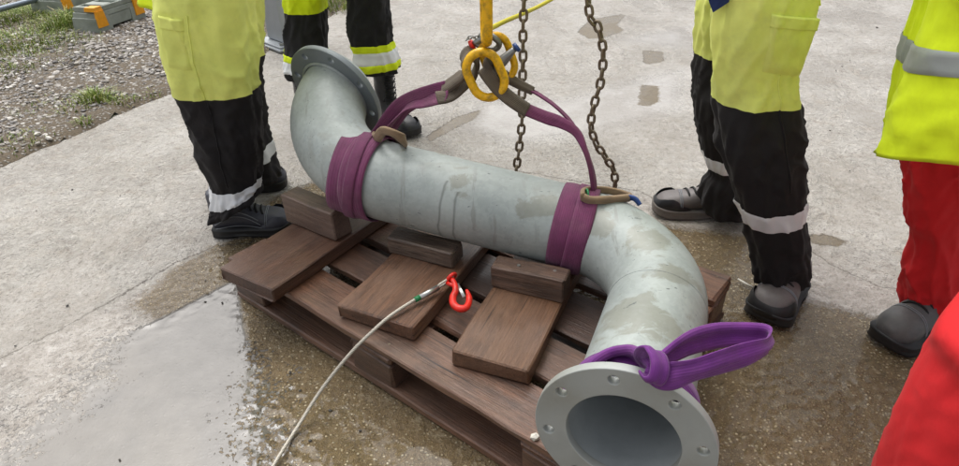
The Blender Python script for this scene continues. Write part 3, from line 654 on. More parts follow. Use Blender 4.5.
mb = MB(); pt = smooth_path([(-0.0838, 1.53, 0.6523), (-0.0505, 1.52, 0.678), (-0.0303, 1.52, 0.6975), (-0.0297, 1.53, 0.7239), (-0.0148, 1.54, 0.7377), (0.0018, 1.545, 0.7187), (-0.0062, 1.54, 0.6855), (-0.0314, 1.53, 0.6641), (-0.0662, 1.51, 0.6437), (-0.098, 1.5, 0.6403)], 50)
ribbon(mb, pt, [Vector((.05, .75, .5))]*51, .038, .012, fold=.0012, seed=3); mb.build('eye_sleeve', M['sleeve'], s)
mb = MB(); pt = smooth_path([(-0.2694, 1.58, 0.4999), (-0.2464, 1.55, 0.5352), (-0.218, 1.53, 0.5376), (-0.1949, 1.54, 0.516), (-0.2007, 1.6, 0.4779), (-0.2433, 1.68, 0.4614), (-0.279, 1.68, 0.4743), (-0.2856, 1.63, 0.4841), (-0.2694, 1.58, 0.4999)], 40)
ribbon(mb, pt, [Vector((0, -.3, .95))]*41, .026, .012, fold=.001, seed=9); mb.build('eye_sleeve', M['tan_sleeve'], s)
set_origin(s, cL)
# right sling
s = thing('lifting_sling', 'purple sling choked round the pipe at its right bend', 'sling', 'purple lifting slings on the pipe')
cR = B0-PD*.016
mb = MB(); wrap(mb, cR-PD*.018, PD, PR+.0005, -.5, 5.8, .055, -.006, 60, .0045, .0008, 2); wrap(mb, cR+PD*.016, PD, PR+.005, -.4, 5.8, .052, .004, 60, .0045, .0008, 6)
mb.build('choke', M['plum'], s)
tR = [(0.293, 1.42, 0.4022), (0.2878, 1.42, 0.4367), (0.2781, 1.43, 0.4849), (0.2615, 1.44, 0.5295), (0.2425, 1.46, 0.561), (0.2081, 1.47, 0.5813), (0.1667, 1.48, 0.5937), (0.112, 1.48, 0.6181)]
mb = MB(); pt = smooth_path(tR, 40); ribbon(mb, pt, [Vector((.85, .4, .1)).lerp(Vector((-.1, .5, .8)), min(1, i/26)) for i in range(41)], [.013+.005*min(1, i/18)+.014*max(0, min(1, (i-18)/14)) for i in range(41)], .006, fold=.001, seed=4); mb.build('tail', M['plum'], s)
tR2 = [(0.2993, 1.43, 0.4082), (0.2925, 1.44, 0.4489), (0.2751, 1.45, 0.5001), (0.254, 1.48, 0.5415), (0.2321, 1.5, 0.5738), (0.1952, 1.52, 0.6063), (0.1612, 1.54, 0.6258), (0.1365, 1.55, 0.6384)]
mb = MB(); pt = smooth_path(tR2, 40); ribbon(mb, pt, Vector((.3, .9, .1)), .016, .006, fold=.0008, seed=8); mb.build('tail', M['plum'], s)
mb = MB(); pt = smooth_path([(0.1219, 1.48, 0.6128), (0.0849, 1.48, 0.6391), (0.0535, 1.485, 0.6655), (0.0321, 1.49, 0.6914), (0.0205, 1.5, 0.7104), (0.0282, 1.52, 0.7186), (0.0457, 1.54, 0.7021), (0.0633, 1.55, 0.6809), (0.1009, 1.55, 0.6572), (0.1416, 1.55, 0.6356)], 50)
ribbon(mb, pt, [Vector((.25, .5, .7))]*51, [.036 if i < 30 else .036-.016*(i-30)/20 for i in range(51)], .011, fold=.0012, seed=3); mb.build('eye_sleeve', M['sleeve'], s)
mb = MB(); pt = smooth_path([(0.2568, 1.375, 0.4249), (0.2605, 1.4, 0.4253), (0.2835, 1.43, 0.4143), (0.3226, 1.445, 0.4054), (0.3635, 1.44, 0.3984), (0.3838, 1.415, 0.4001), (0.3489, 1.395, 0.4062), (0.3045, 1.375, 0.4155), (0.2737, 1.37, 0.4189), (0.2568, 1.375, 0.4249)], 44)
ribbon(mb, pt, [Vector((0, -.25, .97))]*45, .022, .012, fold=.001, seed=9); mb.build('eye_sleeve', M['tan_sleeve'], s)
mb = MB(); tube(mb, ring_path((0.2684, 1.385, 0.422), (0, .5, .85), (.1, -.85, .5), .017, .012, 20), .0025, 6, True); mb.build('green_tie', M['green'], s)
mb = MB(); ribbon(mb, smooth_path([(0.3774, 1.41, 0.403), (0.393, 1.4, 0.4024), (0.4048, 1.39, 0.3905)], 10), Vector((0, -.5, .8)), .02, .008); mb.build('end_tab', M['blue'], s)
set_origin(s, cR)
# third sling: tied behind the near flange, loop sticking out to the right
s = thing('lifting_sling', 'bright purple sling knotted behind the open flange, its loop sticking out', 'sling', 'purple lifting slings on the pipe')
cN = FN-EN*.062
def wrapn(mb, c, d, r, a0, a1, width, n=40, thick=.005, skew=0, fold=.001, seed=0):
    d = Vector(d).normalized(); u = Vector((0, 0, 1)); u = (u-d*u.dot(d)).normalized(); s_ = d.cross(u)
    if s_.x < 0: s_ = -s_
    pts = [Vector(c)+d*skew*(i/n-.5)+(u*math.cos(a0+(a1-a0)*i/n)+s_*math.sin(a0+(a1-a0)*i/n))*(r+thick*.6) for i in range(n+1)]
    ribbon(mb, pts, [d]*(n+1), width, thick, fold=fold, seed=seed)
mb = MB(); wrapn(mb, cN, EN, PR+.002, -2.6, 2.6, .062, 60, .006, .0, .003, 1); wrapn(mb, cN-EN*.008, EN, PR+.009, -1.6, 2.1, .046, 50, .005, -.02, .003, 5); mb.build('choke', M['purple'], s)
mb = MB(); ribbon(mb, smooth_path([(0.2841, 0.79, 0.4218), (0.2683, 0.785, 0.4451), (0.2639, 0.768, 0.4765), (0.2714, 0.758, 0.4877), (0.2771, 0.742, 0.4875), (0.2781, 0.728, 0.4775), (0.2742, 0.722, 0.4599), (0.2659, 0.728, 0.4497), (0.2605, 0.745, 0.4483)], 50), [Vector((.85, -.3, -.25)).lerp(Vector((.7, .1, -.5)), i/50) for i in range(51)], .030, .007, fold=.0018, seed=3)
ribbon(mb, smooth_path([(0.1726, 0.81, 0.362), (0.1974, 0.825, 0.3926), (0.2311, 0.84, 0.4015), (0.2617, 0.825, 0.417), (0.2745, 0.79, 0.4312), (0.2793, 0.75, 0.4495), (0.2974, 0.735, 0.4418)], 24), Vector((-.2, -.3, .9)), [.030+.012*math.sin(i/24*math.pi) for i in range(25)], .012, fold=.0025, seed=6)
mb.build('knot', M['purple'], s)
lp = [(0.2647, 0.75, 0.4499), (0.2854, 0.732, 0.454), (0.3177, 0.725, 0.4687), (0.3592, 0.735, 0.4729), (0.4035, 0.75, 0.4747), (0.4443, 0.765, 0.4748), (0.4717, 0.785, 0.4667), (0.4896, 0.815, 0.4548), (0.4804, 0.835, 0.4464), (0.4434, 0.835, 0.4495), (0.3977, 0.825, 0.4549), (0.3533, 0.805, 0.4604), (0.3165, 0.785, 0.4573), (0.2809, 0.76, 0.4552)]
pt = smooth_path(lp, 120)
mb = MB(); ribbon(mb, pt, [Vector((.05, .30+.12*math.sin(i*.16), .95)).lerp(Vector((.3, .35, .85)), abs(i/120-.5)) for i in range(121)], [.045+.004*math.sin(i*.21)-.010*math.exp(-((i-58)/14)**2)-.016*math.exp(-(i/8)**2)-.016*math.exp(-((120-i)/8)**2) for i in range(121)], .0045, fold=.0035, seed=2); mb.build('loop', M['purple'], s)
set_origin(s, cN)

# ------------------------------------------------------------------ lifting gear
def rod_thing(name, label, cat, path, r, mat, closed=True, seg=14, part=None):
    mb = MB(); tube(mb, path, r, seg, closed); o = mb.build(name, M[mat]); return tag(o, label, cat)
# oblong link seen edge-on, hanging from above the frame
rod_thing('oblong_link', 'long yellow link hanging straight down through the front ring', 'lifting link', stadium(Vector((0.025, 1.515, 0.9913))+Vector((0, 0, -.028)), (0, 0, 1), (-.05, 1, 0), .155, .036, 12), .0125, 'yellow')
# front ring
rx = Vector((.94, -.18, .0)); axl = Vector((.40, -.10, -.91))
axs = Vector((.91, .05, .395))
rod_thing('master_link', 'large worn yellow oval ring hanging in front, holding both slings', 'lifting ring', stadium((0.0214, 1.49, 0.699), axl, axs, .017, .0385, 14), .0108, 'yellow')
rod_thing('connecting_link', 'smaller yellow ring half hidden behind the yellow link', 'lifting ring', stadium((0.0537, 1.56, 0.7181), (.35, -.1, -.93), (.9, .2, .3), .022, .034, 12), .0095, 'yellow')
def shackle(label, c, ax, sd, pinmat, r=.026):
    t = thing('shackle', label, 'shackle', 'shackles at the lifting rings'); c, ax, sd = Vector(c), Vector(ax).normalized(), Vector(sd).normalized()
    mb = MB(); pts = [c+sd*r-ax*r*1.2]+[c+sd*r*math.cos(a)+ax*r*math.sin(a) for a in [math.pi*i/14 for i in range(15)]]+[c-sd*r-ax*r*1.2]
    tube(mb, pts, .0075, 10); mb.build('bow', M['shackle'], t)
    mb = MB(); e = c-ax*r*1.2; tube(mb, [e-sd*r*1.3, e-sd*r*1.0, e+sd*r*1.0, e+sd*r*1.3], [.0125, .0125, .0075, .0075], 10); mb.build('pin', M['shackle'], t)
    mb = MB(); tube(mb, [e+sd*r*1.32, e+sd*r*1.75], .0125, 6); mb.build('nut', M[pinmat], t)
    set_origin(t, c)
shackle('grey shackle with blue nut to the right of the yellow link', (0.0575, 1.53, 0.71), (-.5, .2, -.8), (.75, .1, .6), 'blue', .022)
shackle('grey shackle with red nut to the left of the yellow link', (0.0342, 1.56, 0.7529), (.7, .2, -.6), (-.75, .1, -.45), 'red', .02)
# chains
def link_mesh(ln, wd, r):
    mb = MB(); tube(mb, stadium((0, 0, 0), (0, 0, 1), (1, 0, 0), ln/2-wd/2, wd/2-r, 6), r, 7, True); return mb.build('link', M['chain'], mesh_only=True)
def chain(label, pts, pitch, ln, wd, r, group, mat=None, phase=.2):
    t = thing('chain', label, 'chain', group); me = link_mesh(ln, wd, r)
    if mat: me.materials[0] = M[mat]
    P = smooth_path(pts, 300); d = [0]
    for i in range(1, len(P)): d.append(d[-1]+(P[i]-P[i-1]).length)
    n = int(d[-1]/pitch); j = 0; first = True
    for k in range(n):
        q = (k+.5)*pitch
        while d[j+1] < q: j += 1
        p = P[j].lerp(P[j+1], (q-d[j])/(d[j+1]-d[j])); T = (P[j+1]-P[j]).normalized()
        o = link('link', me, t)
        o.matrix_local = Matrix.Translation(p) @ T.to_track_quat('Z', 'Y').to_matrix().to_4x4() @ Matrix.Rotation(phase+(k % 2)*math.pi/2+random.uniform(-.12, .12), 4, 'Z')
    set_origin(t, pts[-1])
CZ = (0.1289, 1.75, 0.8134); DZ = (0.2896, 1.7, 0.8213)
chain('rusty chain hanging straight beside the yellow link', [(CZ[0]+.004, CZ[1], 1.25), CZ, (0.1279, 1.75, 0.7355), (0.1296, 1.75, 0.6536), (0.1288, 1.75, 0.5527), (0.1303, 1.75, 0.4768), (0.1231, 1.75, 0.3812), (0.1152, 1.75, 0.3078), (0.113, 1.75, 0.2454)], .0272, .0395, .0265, .0042, 'loose chains hanging behind the pipe')
chain('rusty chain curving slackly to the right behind the pipe', [(DZ[0]-.05, DZ[1], 1.25), DZ, (0.3177, 1.7, 0.7604), (0.3393, 1.7, 0.6919), (0.341, 1.7, 0.6095), (0.3276, 1.7, 0.5379), (0.3238, 1.7, 0.4781), (0.3426, 1.7, 0.422), (0.376, 1.7, 0.3734), (0.404, 1.7, 0.327), (0.4136, 1.7, 0.2591)], .0262, .038, .0265, .0042, 'loose chains hanging behind the pipe', None, .5)
chain('short blue grey safety chain clipped beside the red shackle nut', [(-0.024, 1.56, 0.7636), (-0.0116, 1.555, 0.772), (0.0028, 1.555, 0.7717), (0.0127, 1.55, 0.7871)], .0085, .013, .010, .0016, None, 'shackle')
mb = MB(); tube(mb, smooth_path([(0.0269, 1.54, 0.7918), (0.0791, 1.75, 0.7602), (0.1542, 2.0, 0.7242), (0.2597, 2.3, 0.6931), (0.5969, 3.0, 0.6849)], 30), .0065, 7)
tag(mb.build('cord', M['yrope']), 'thin yellow cord running back up from the yellow link', 'cord')

# wire rope with hook
hz = .21
w = thing('wire_rope', 'grey steel wire rope across the pallet ending in a red hook', 'wire rope')
rp = [(-0.4786, 0.8767, 0.006), (-0.4628, 0.9419, 0.008), (-0.4375, 1.0284, 0.012), (-0.3868, 1.1045, 0.06), (-0.3178, 1.1492, 0.13), (-0.2588, 1.1795, 0.178), (-0.2144, 1.2118, 0.2), (-0.1571, 1.2666, 0.205)]
mb = MB(); pt = smooth_path(rp, 90); d0 = 0
T, N = frames(pt)
for st in range(5):
    q = []
    for i, p in enumerate(pt):
        a = i*.75+st*2*math.pi/5; q.append(p+(N[i]*math.cos(a)+T[i].cross(N[i])*math.sin(a))*.0023)
    tube(mb, q, .0023, 6)
mb.build('rope', M['rope'], w)
mb = MB(); tube(mb, [(-0.1521, 1.2672, 0.206), (-0.1083, 1.302, 0.21)], .0075, 12); mb.build('ferrule', M['steel'], w)
mb = MB(); tube(mb, [(-0.164, 1.2588, 0.205), (-0.1522, 1.2684, 0.206)], .0072, 10); mb.build('tape', M['green'], w)
mb = MB(); e0 = Vector((-0.1109, 1.302, 0.21)); e1 = Vector((-0.0731, 1.3308, 0.218)); dd = (e1-e0).normalized(); sdv = Vector((dd.y*.3, -dd.x*.3, .95)).normalized()
tube(mb, stadium(e0.lerp(e1, .55), dd, sdv, (e1-e0).length*.38, .0065, 8), .0034, 7, True); mb.build('eye_loop', M['rope'], w)
hk = [(-0.0727, 1.321, 0.222), (-0.0647, 1.3005, 0.218), (-0.0633, 1.2833, 0.212), (-0.0693, 1.2654, 0.207), (-0.0676, 1.2412, 0.204), (-0.0537, 1.2245, 0.203), (-0.0378, 1.2259, 0.203), (-0.0293, 1.248, 0.204), (-0.0305, 1.2711, 0.208), (-0.0355, 1.2866, 0.212)]
mb = MB(); pt = smooth_path(hk, 44); rr = [.006+.0035*math.sin(min(1, i/36)*math.pi*.82) if i < 36 else .0075*(1-(i-36)/12)+.001 for i in range(45)]
tube(mb, pt, rr, 12); tube(mb, ring_path((-0.0742, 1.3275, 0.222), dd, sdv, .0125, .0115, 20), .0048, 8, True)
tube(mb, [(-0.0857, 1.315, 0.214), (-0.0672, 1.2977, 0.217)], .0055, 8); hk_o = mb.build('hook', M['red'], w)
mb = MB(); ribbon(mb, [(-0.0596, 1.3033, 0.219), (-0.0505, 1.2831, 0.215), (-0.0416, 1.2595, 0.211)], Vector((.5, .4, .3)), .009, .003); mb.build('latch', M['steel'], hk_o)
set_origin(w, rp[4])

# small things lying about
mb = MB(); c = Vector((0.1047, 0.8724, 0.151)); mb.add([c+Vector((p.x*.011, p.y*.009, p.z*.008))*(1+.25*noise.noise(p*2)) for p in iv], ifc)
tag(mb.build('stone_chip', M['pale'], None, False), 'small pale chip lying on the front deck board beside the flange', 'stone chip')
mb = MB(); tube(mb, [(0.7992, 1.59, 0.004), (0.811, 1.5637, 0.006), (0.8312, 1.5429, 0.004)], [.003, .0045, .003], 6)
tag(mb.build('splinter', M['pale']), 'thin pale splinter lying on wet ground beside the grey boot', 'splinter')

# ------------------------------------------------------------------ people
def cat_interp(rows, n):
    """rows (x,y,z,r) sorted by z descending -> n+1 evenly spaced rings"""
    rows = sorted(rows, key=lambda q: -q[2]); a = np.array(rows); z = a[:, 2]; zz = np.linspace(z[0], z[-1], n+1); out = []
    P = smooth_path([(q[0], q[1], q[2]) for q in rows], 400); Rr = smooth_path([(q[3], 0, 0) for q in rows], 400)
    pz = np.array([p.z for p in P])
    for t in zz:
        k = int(np.argmin(abs(pz-t))); out.append((P[k].x, P[k].y, float(t), max(.01, Rr[k].x)))
    return out
class Leg:
    def __init__(s, rows, depth=1.0, seed=0, amp=1.0, n=90, fold_z=(), tilt=0.0, tilty=0.0):
        s.tilt = tilt; s.tilty = tilty
        s.R = cat_interp(rows, n); s.depth = depth; s.seed = seed; s.amp = amp; s.z0 = s.R[0][2]; s.z1 = s.R[-1][2]; s.n = n; s.fz = fold_z
    def point(s, z, a, off=0.0):
        t = (s.z0-z)/(s.z0-s.z1)*s.n; k = max(0, min(s.n-1, int(t))); f = t-k
        A, B = s.R[k], s.R[k+1]; x, y, r = [A[i]+(B[i]-A[i])*f for i in (0, 1, 3)]
        ca, sa = math.cos(a), math.sin(a); sq = 1-.05*math.cos(4*a)
        q = Vector((ca*1.4, sa*1.4, z*7+.9*ca+s.seed*3.7)); w1 = noise.noise(q)
        q2 = Vector((ca*2.3+5, sa*2.3, z*17+1.6*sa+s.seed*1.9)); w2 = noise.noise(q2)
        w3 = noise.noise(Vector((ca*2.2+9, sa*2.2, z*3.0+s.seed)))
        ridge = (1-abs(w2)*2.4)
        lo = math.exp(-((z-s.z1)/.09)**2); hi = math.exp(-((z-.52)/.12)**2)
        def crease(qx, qy, qz, kk): return max(0.0, 1-abs(noise.noise(Vector((qx, qy, qz))))*kk)**1.6
        wz = z+.05*w3; tw = s.seed*2.9
        c1 = crease(ca*1.3+sa*.6+tw, wz*5.5+1.7*math.sin(a+s.seed), sa*1.3, 5.0)
        c2 = crease(ca*1.6-wz*6+tw, sa*1.6+wz*7, 3.1+tw, 4.2)
        c3 = crease(ca*1.1+tw, sa*1.1, wz*11+2.2*math.sin(a*1+s.seed*2), 3.0)
        am = s.amp*(.006*w1+.010*w3+.0035*(ridge-.5)+.009*w2*lo-.003+.0065*c1+.006*c2*(.35+hi+lo)+.0075*c3*(lo+.45*hi))
        rr = r*sq+am+off
        return Vector((x+ca*rr, y+sa*rr*s.depth, z+.004*s.amp*w1*lo+s.tilt*ca*math.exp(-((z-s.z1)/.10)**2)+s.tilty*sa*math.exp(-((z-s.z1)/.22)**2)))
def leg_mesh(mb, L, split, hem=True, nz=150, seg=88):
    """split: list of (z, material index) from the top down"""
    zs = [L.z0+(L.z1-L.z0)*i/nz for i in range(nz+1)]; vs = []; uvs = []
    for i, z in enumerate(zs):
        for k in range(seg): vs.append(L.point(z, 2*math.pi*k/seg)); uvs.append((k/seg, z))
    if hem:                                     # turned-in lower edge
        for q, dz in ((-.004, .002), (-.012, .03)):
            for k in range(seg): vs.append(L.point(L.z1, 2*math.pi*k/seg, q)+Vector((0, 0, dz))); uvs.append((k/seg, L.z1))
    fs = []; mi = []; rows = nz+(2 if hem else 0)
    for i in range(rows):
        zc = zs[min(i, nz-1)] if i < nz else L.z1
        m = split[0][1]
        for z, q in split:
            if zc <= z: m = q
        for k in range(seg):
            l = (k+1) % seg; fs.append((i*seg+k, (i+1)*seg+k, (i+1)*seg+l, i*seg+l)); mi.append(m)
    mb.add(vs, fs, mi, uvs)
def band(L, zc, hgt, tilt=0.0, off=.0025, mat='band', parent=None, name='reflective_band', seg=88, jig=.0):
    mb = MB(); vs = []; nr = 8
    for i in range(nr+1):
        for k in range(seg):
            a = 2*math.pi*k/seg; z = zc+hgt*(.5-i/nr)+tilt*math.cos(a)+jig*math.sin(a); o_ = off if 0 < i < nr else .0016
            vs.append(L.point(z, a, o_))
    fs = [(i*seg+k, (i+1)*seg+k, (i+1)*seg+(k+1) % seg, i*seg+(k+1) % seg) for i in range(nr) for k in range(seg)]
    mb.add(vs, fs); return mb.build(name, M[mat], parent)
def patch_on(L, z0, z1, a0, a1, off, mat, parent, name, skew=0):
    mb = MB(); n, m = 14, 14; vs = []
    for i in range(n+1):
        for k in range(m+1):
            e = i in (0, n) or k in (0, m); ed = min(i, n-i, k, m-k)
            vs.append(L.point(z0+(z1-z0)*i/n+skew*(k/m-.5), a0+(a1-a0)*k/m, .0005 if e else off*(1 if ed > 1 else .92)))
    mb.add(vs, [(i*(m+1)+k, (i+1)*(m+1)+k, (i+1)*(m+1)+k+1, i*(m+1)+k+1) for i in range(n) for k in range(m)]); return mb.build(name, M[mat], parent)
def seam(L, z0, z1, a, mat, parent, name='side_seam'):
    mb = MB(); n = 40; pts = [L.point(z0+(z1-z0)*i/n, a, .0012) for i in range(n+1)]
    tube(mb, pts, .0022, 5); return mb.build(name, M[mat], parent)

def boot(parent, heel, toe, top_z=.17, mat='boot_black', solemat='rubber', length=None, wid=.105, lean=(0, 0), label=None, capmat=None, lace='lace', stitch=False, laces_hi=0, hs=1.0, cap=True):
    heel, toe = Vector(heel), Vector(toe); heel.z = toe.z = 0; d = (toe-heel); Lb = length or d.length; d.normalize(); yv = Vector((-d.y, d.x, 0))
    def T(x, y, z): return heel+d*(x*Lb)+yv*y+Vector((0, 0, z))
    def half(x):   # half width along the boot, 0 heel .. 1 toe
        xs = [0, .03, .12, .3, .5, .7, .84, .93, .98, 1.0]; ws = [.016, .028, .036, .037, .041, .050, .053, .047, .032, .012]
        return float(np.mean(np.interp(np.clip(x+np.linspace(-.05, .05, 9)*min(1, (1-x)*12+.05), 0, 1), xs, ws)))*wid/.105
    def height(x):
        xs = [0, .04, .12, .3, .42, .55, .68, .8, .9, .97, 1.0]; hs_ = [.075, .10, .125, .135, .122, .100, .086, .080, .074, .060, .044]
        return float(np.mean(np.interp(np.clip(x+np.linspace(-.05, .05, 9), 0, 1), xs, hs_)))*hs
    mb = MB(); nx, seg = 30, 22; vs = []
    for i in range(nx+1):
        x = .5-.5*math.cos(math.pi*i/nx); hw, hh = half(x), height(x); z0 = .024
        for k in range(seg):
            a = 2*math.pi*k/seg; ca, sa = math.cos(a), math.sin(a)
            yy = hw*math.copysign(abs(ca)**.75, ca)*(1-.25*max(0, sa)); zz = (z0+hh)/2+(hh-z0)/2*math.copysign(abs(sa)**.8, sa)
            vs.append(T(x, yy, zz))
    fs = [(i*seg+k, (i+1)*seg+k, (i+1)*seg+(k+1) % seg, i*seg+(k+1) % seg) for i in range(nx) for k in range(seg)]
    fs += [tuple(range(seg-1, -1, -1)), tuple(nx*seg+k for k in range(seg))]
    mb.add(vs, fs)
    # shaft
    vs = []; ns = 10
    for i in range(ns+1):
        f = i/ns; z = .06+(top_z-.06)*f; cx = .24-.02*f
        for k in range(24):
            a = 2*math.pi*k/24; wv = .002*math.sin(7*f*math.pi+3*a)
            vs.append(T(cx, 0, z)+d*(math.cos(a)*(.066-.008*f+wv))+yv*(math.sin(a)*(.036+.010*f+wv))+Vector((lean[0]*f, lean[1]*f, 0)))
    mb.add(vs, [(i*24+k, i*24+(k+1) % 24, (i+1)*24+(k+1) % 24, (i+1)*24+k) for i in range(ns) for k in range(24)]+[tuple(range(23, -1, -1)), tuple(ns*24+k for k in range(24))])
    o = mb.build('boot', M[mat], parent)
    if label: o['label'] = label
    md = o.modifiers.new('remesh', 'REMESH'); md.mode = 'VOXEL'; md.voxel_size = .0055; md.use_smooth_shade = True
    ms = o.modifiers.new('smooth', 'SMOOTH'); ms.factor = .6; ms.iterations = 5
    # sole
    mb = MB(); xs = [.5-.5*math.cos(math.pi*i/20) for i in range(21)]; out = [(x, half(x)+.006) for x in xs]+[(x, -half(x)-.006) for x in xs[::-1]]
    m = len(out); vs = []
    for z, g in ((.0, -.003), (.006, 0), (.022, .001), (.031, -.004)):
        for (x, y) in out:
            lift = .014*max(0, (x-.8)/.2)**1.6; gp = .006 if (z == 0 and .32 < x < .45) else 0
            vs.append(T(-.012+x*1.03, y+math.copysign(g, y), z+lift+gp))
    fs = [(r*m+k, r*m+(k+1) % m, (r+1)*m+(k+1) % m, (r+1)*m+k) for r in range(3) for k in range(m)]+[tuple(range(m-1, -1, -1)), tuple(3*m+k for k in range(m))]
    mb.add(vs, fs); mb.build('sole', M[solemat], o)
    # toe cap shell
    mb = MB(); xs = [.60+.4*math.sin(math.pi/2*i/14) for i in range(15)]; out = [(x, half(x)) for x in xs]+[(x, -half(x)) for x in xs[::-1][1:]]; vs = []; m = len(out)
    for j, (fz_, g) in enumerate(((0, .002), (.0, .0052), (.45, .0052), (.8, .002), (1.0, -.004))):
        for q, (x, y) in enumerate(out):
            e = min(1, (1-abs(q-(m-1)/2)/((m-1)/2))*3.0); tp_ = .032+(.030+.010*e)*e*(height(x)/.075)
            g_ = g*min(1, e*2)-.002*(1-e); vs.append(T(x+g_/Lb*max(0, (x-.9)*10), y*(1+g_/max(.014, abs(y))), .026+(tp_-.026)*fz_))
    mb.add(vs, [(r*m+q, r*m+q+1, (r+1)*m+q+1, (r+1)*m+q) for r in range(4) for q in range(m-1)]); cap and mb.build('toe_cap', M[capmat or mat], o)
    # laces and tongue rows
    mb = MB()
    for j in range(5):
        x = .38+.07*j; hh = height(x); hw = half(x)*.62
        for sgn in (1, -1):
            pts = [T(x-.02*sgn, hw*sgn, hh*.86+.002), T(x-.005*sgn, hw*.5*sgn, hh*.99+.004), T(x+.01*sgn, -hw*.5*sgn, hh*.98+.004), T(x+.03*sgn, -hw*sgn, hh*.86+.002)]
            tube(mb, smooth_path(pts, 8), .0028, 6)
    for j in range(laces_hi):
        z = .13+j*.027
        for sgn in (1, -1):
            pts = [T(.26, .03*sgn, z)+d*.045, T(.26, .012*sgn, z+.006)+d*.066, T(.26, -.012*sgn, z+.012)+d*.066, T(.26, -.03*sgn, z+.018)+d*.045]
            tube(mb, smooth_path(pts, 8), .003, 6)
    for sgn in (1, -1):
        x = .38; c0 = T(x, 0, height(x)+.006); tube(mb, smooth_path([c0, c0+yv*sgn*.02+Vector((0, 0, .008)), c0+yv*sgn*.035-Vector((0, 0, .006))-d*.005, c0+yv*sgn*.02-Vector((0, 0, .004)), c0], 16), .002, 5)
    mb.build('lace', M[lace], o)
    mb = MB()
    for x in (.725, .745):
        tube(mb, smooth_path([T(x-.02*abs(q)/4, half(x)*math.sin(q/4*math.pi/2)*1.02, .028+(height(x)-.028)*max(.12, abs(math.cos(q/4*math.pi/2)))**.6+.0015) for q in range(-4, 5)], 24), .0016, 4)
    mb.build('seam', M['stitch' if mat != 'boot_black' else 'lace'], o)
    if stitch:
        mb = MB()
        for off in (0, .012, .03):
            for sgn in (1, -1):
                pts = []
                for i in range(9):
                    x = .06+.60*i/8-off; xx = max(.01, x); pts.append(T(x, sgn*(half(xx)*1.0+.004), .036+off+.035*math.sin(i/8*math.pi)*(1 if off else .3)))
                tube(mb, smooth_path(pts, 20), .0016, 4)
        mb.build('stitching', M['stitch'], o)
    return o

def skin_body(parent, hips, yaw, h_hip, lean=0):
    """one continuous head, trunk, arms and hands; legs run down inside the trousers"""
    c, s_ = math.cos(yaw), math.sin(yaw)
    def P(f, l, z): return (hips[0]+c*f-s_*l, hips[1]+s_*f+c*l, z)
    k = h_hip/.92; V = []; E = []; Rr = []
    def v(p, r, par=None):
        V.append(P(p[0], p[1], p[2]*k)); Rr.append(r); i = len(V)-1
        if par is not None: E.append((par, i))
        return i
    pel = v((0, 0, .95), .10); ab = v((.01, 0, 1.1), .10, pel); ch = v((.0, 0, 1.28), .12, ab); nk = v((0, 0, 1.46), .05, ch); hd = v((.02, 0, 1.56), .075, nk); tp = v((.03, 0, 1.68), .07, hd)
    nose = v((.115, 0, 1.585), .012, hd)
    for sg in (1, -1):
        sh = v((0, .17*sg, 1.40), .055, ch); el = v((.05, .23*sg, 1.16), .042, sh); wr = v((.20, .13*sg, 1.33), .028, el); pm = v((.24, .11*sg, 1.38), .032, wr)
        for q, ln in ((-.03, .07), (-.01, .08), (.01, .078), (.03, .062)):
            a = v((.262, .11*sg+q, 1.415), .010, pm); b = v((.262+ln*.4, .11*sg+q, 1.415+ln*.45), .009, a); v((.262+ln*.8, .11*sg+q, 1.415+ln*.55), .008, b)
        a = v((.25, (.11-.04)*sg, 1.395), .011, pm); v((.285, (.11-.05)*sg, 1.42), .009, a)
    me = bpy.data.meshes.new('body'); me.from_pydata(V, E, []); me.materials.append(M['skin'])
    o = link('body', me, parent); o.modifiers.new('skin', 'SKIN'); 
    for i, r in enumerate(Rr): me.skin_vertices[0].data[i].radius = (r, r)
    me.skin_vertices[0].data[0].use_root = True
    sb = o.modifiers.new('sub', 'SUBSURF'); sb.levels = 1; sb.render_levels = 1
    mb = MB(); vs = []
    for i in range(9):
        a = math.pi/2*i/8
        for q in range(18):
            t = 2*math.pi*q/18; vs.append(P(.012+.092*math.cos(t)*math.cos(a), .084*math.sin(t)*math.cos(a), (1.60+.145*math.sin(a)-.04*max(0, -math.cos(t))*(1-i/8))*k))
    mb.add(vs, [(i*18+q, i*18+(q+1) % 18, (i+1)*18+(q+1) % 18, (i+1)*18+q) for i in range(8) for q in range(18)]); mb.build('hair', M['hair'], parent)
    return P, k
class Torso(Leg):
    pass
def jacket(parent, rows, depth, P, k, mat, seed, bandz=None, bandmat='bandg', tilty=0.0):
    L = Torso(rows, depth, seed, .9, 70, tilty=tilty); mb = MB(); leg_mesh(mb, L, [(9, 0)], True, 80, 64)
    # shoulders close over the top and sleeves leave at the shoulder joint
    top = [L.point(L.z0, 2*math.pi*q/64) for q in range(64)]; c = sum(top, Vector())/64; n0 = len(mb.v)
    vs = top+[c.lerp(p, .35)+Vector((0, 0, .06)) for p in top]
    mb.add(vs, [(q, (q+1) % 64, 64+(q+1) % 64, 64+q) for q in range(64)]+[tuple(64+q for q in range(64))])
    for sg in (1, -1):
        pts = smooth_path([P(0, .12*sg, 1.40*k), P(0, .19*sg, 1.37*k), P(.02, .225*sg, 1.27*k), P(.05, .23*sg, 1.17*k), P(.12, .185*sg, 1.235*k), P(.195, .135*sg, 1.32*k)], 40)
        rr = [.075-.020*(i/40)+.003*math.sin(i*1.7) for i in range(41)]; tube(mb, pts, rr, 18, cap=False)
    j = mb.build('jacket', M[mat], parent)
    if bandz:
        for z in bandz: band(L, z, .055, 0, .004, bandmat, j, seg=64)
    return j, L
GP = 'workmen standing round the pallet'
def zrow(rows, i): return rows[i][2]

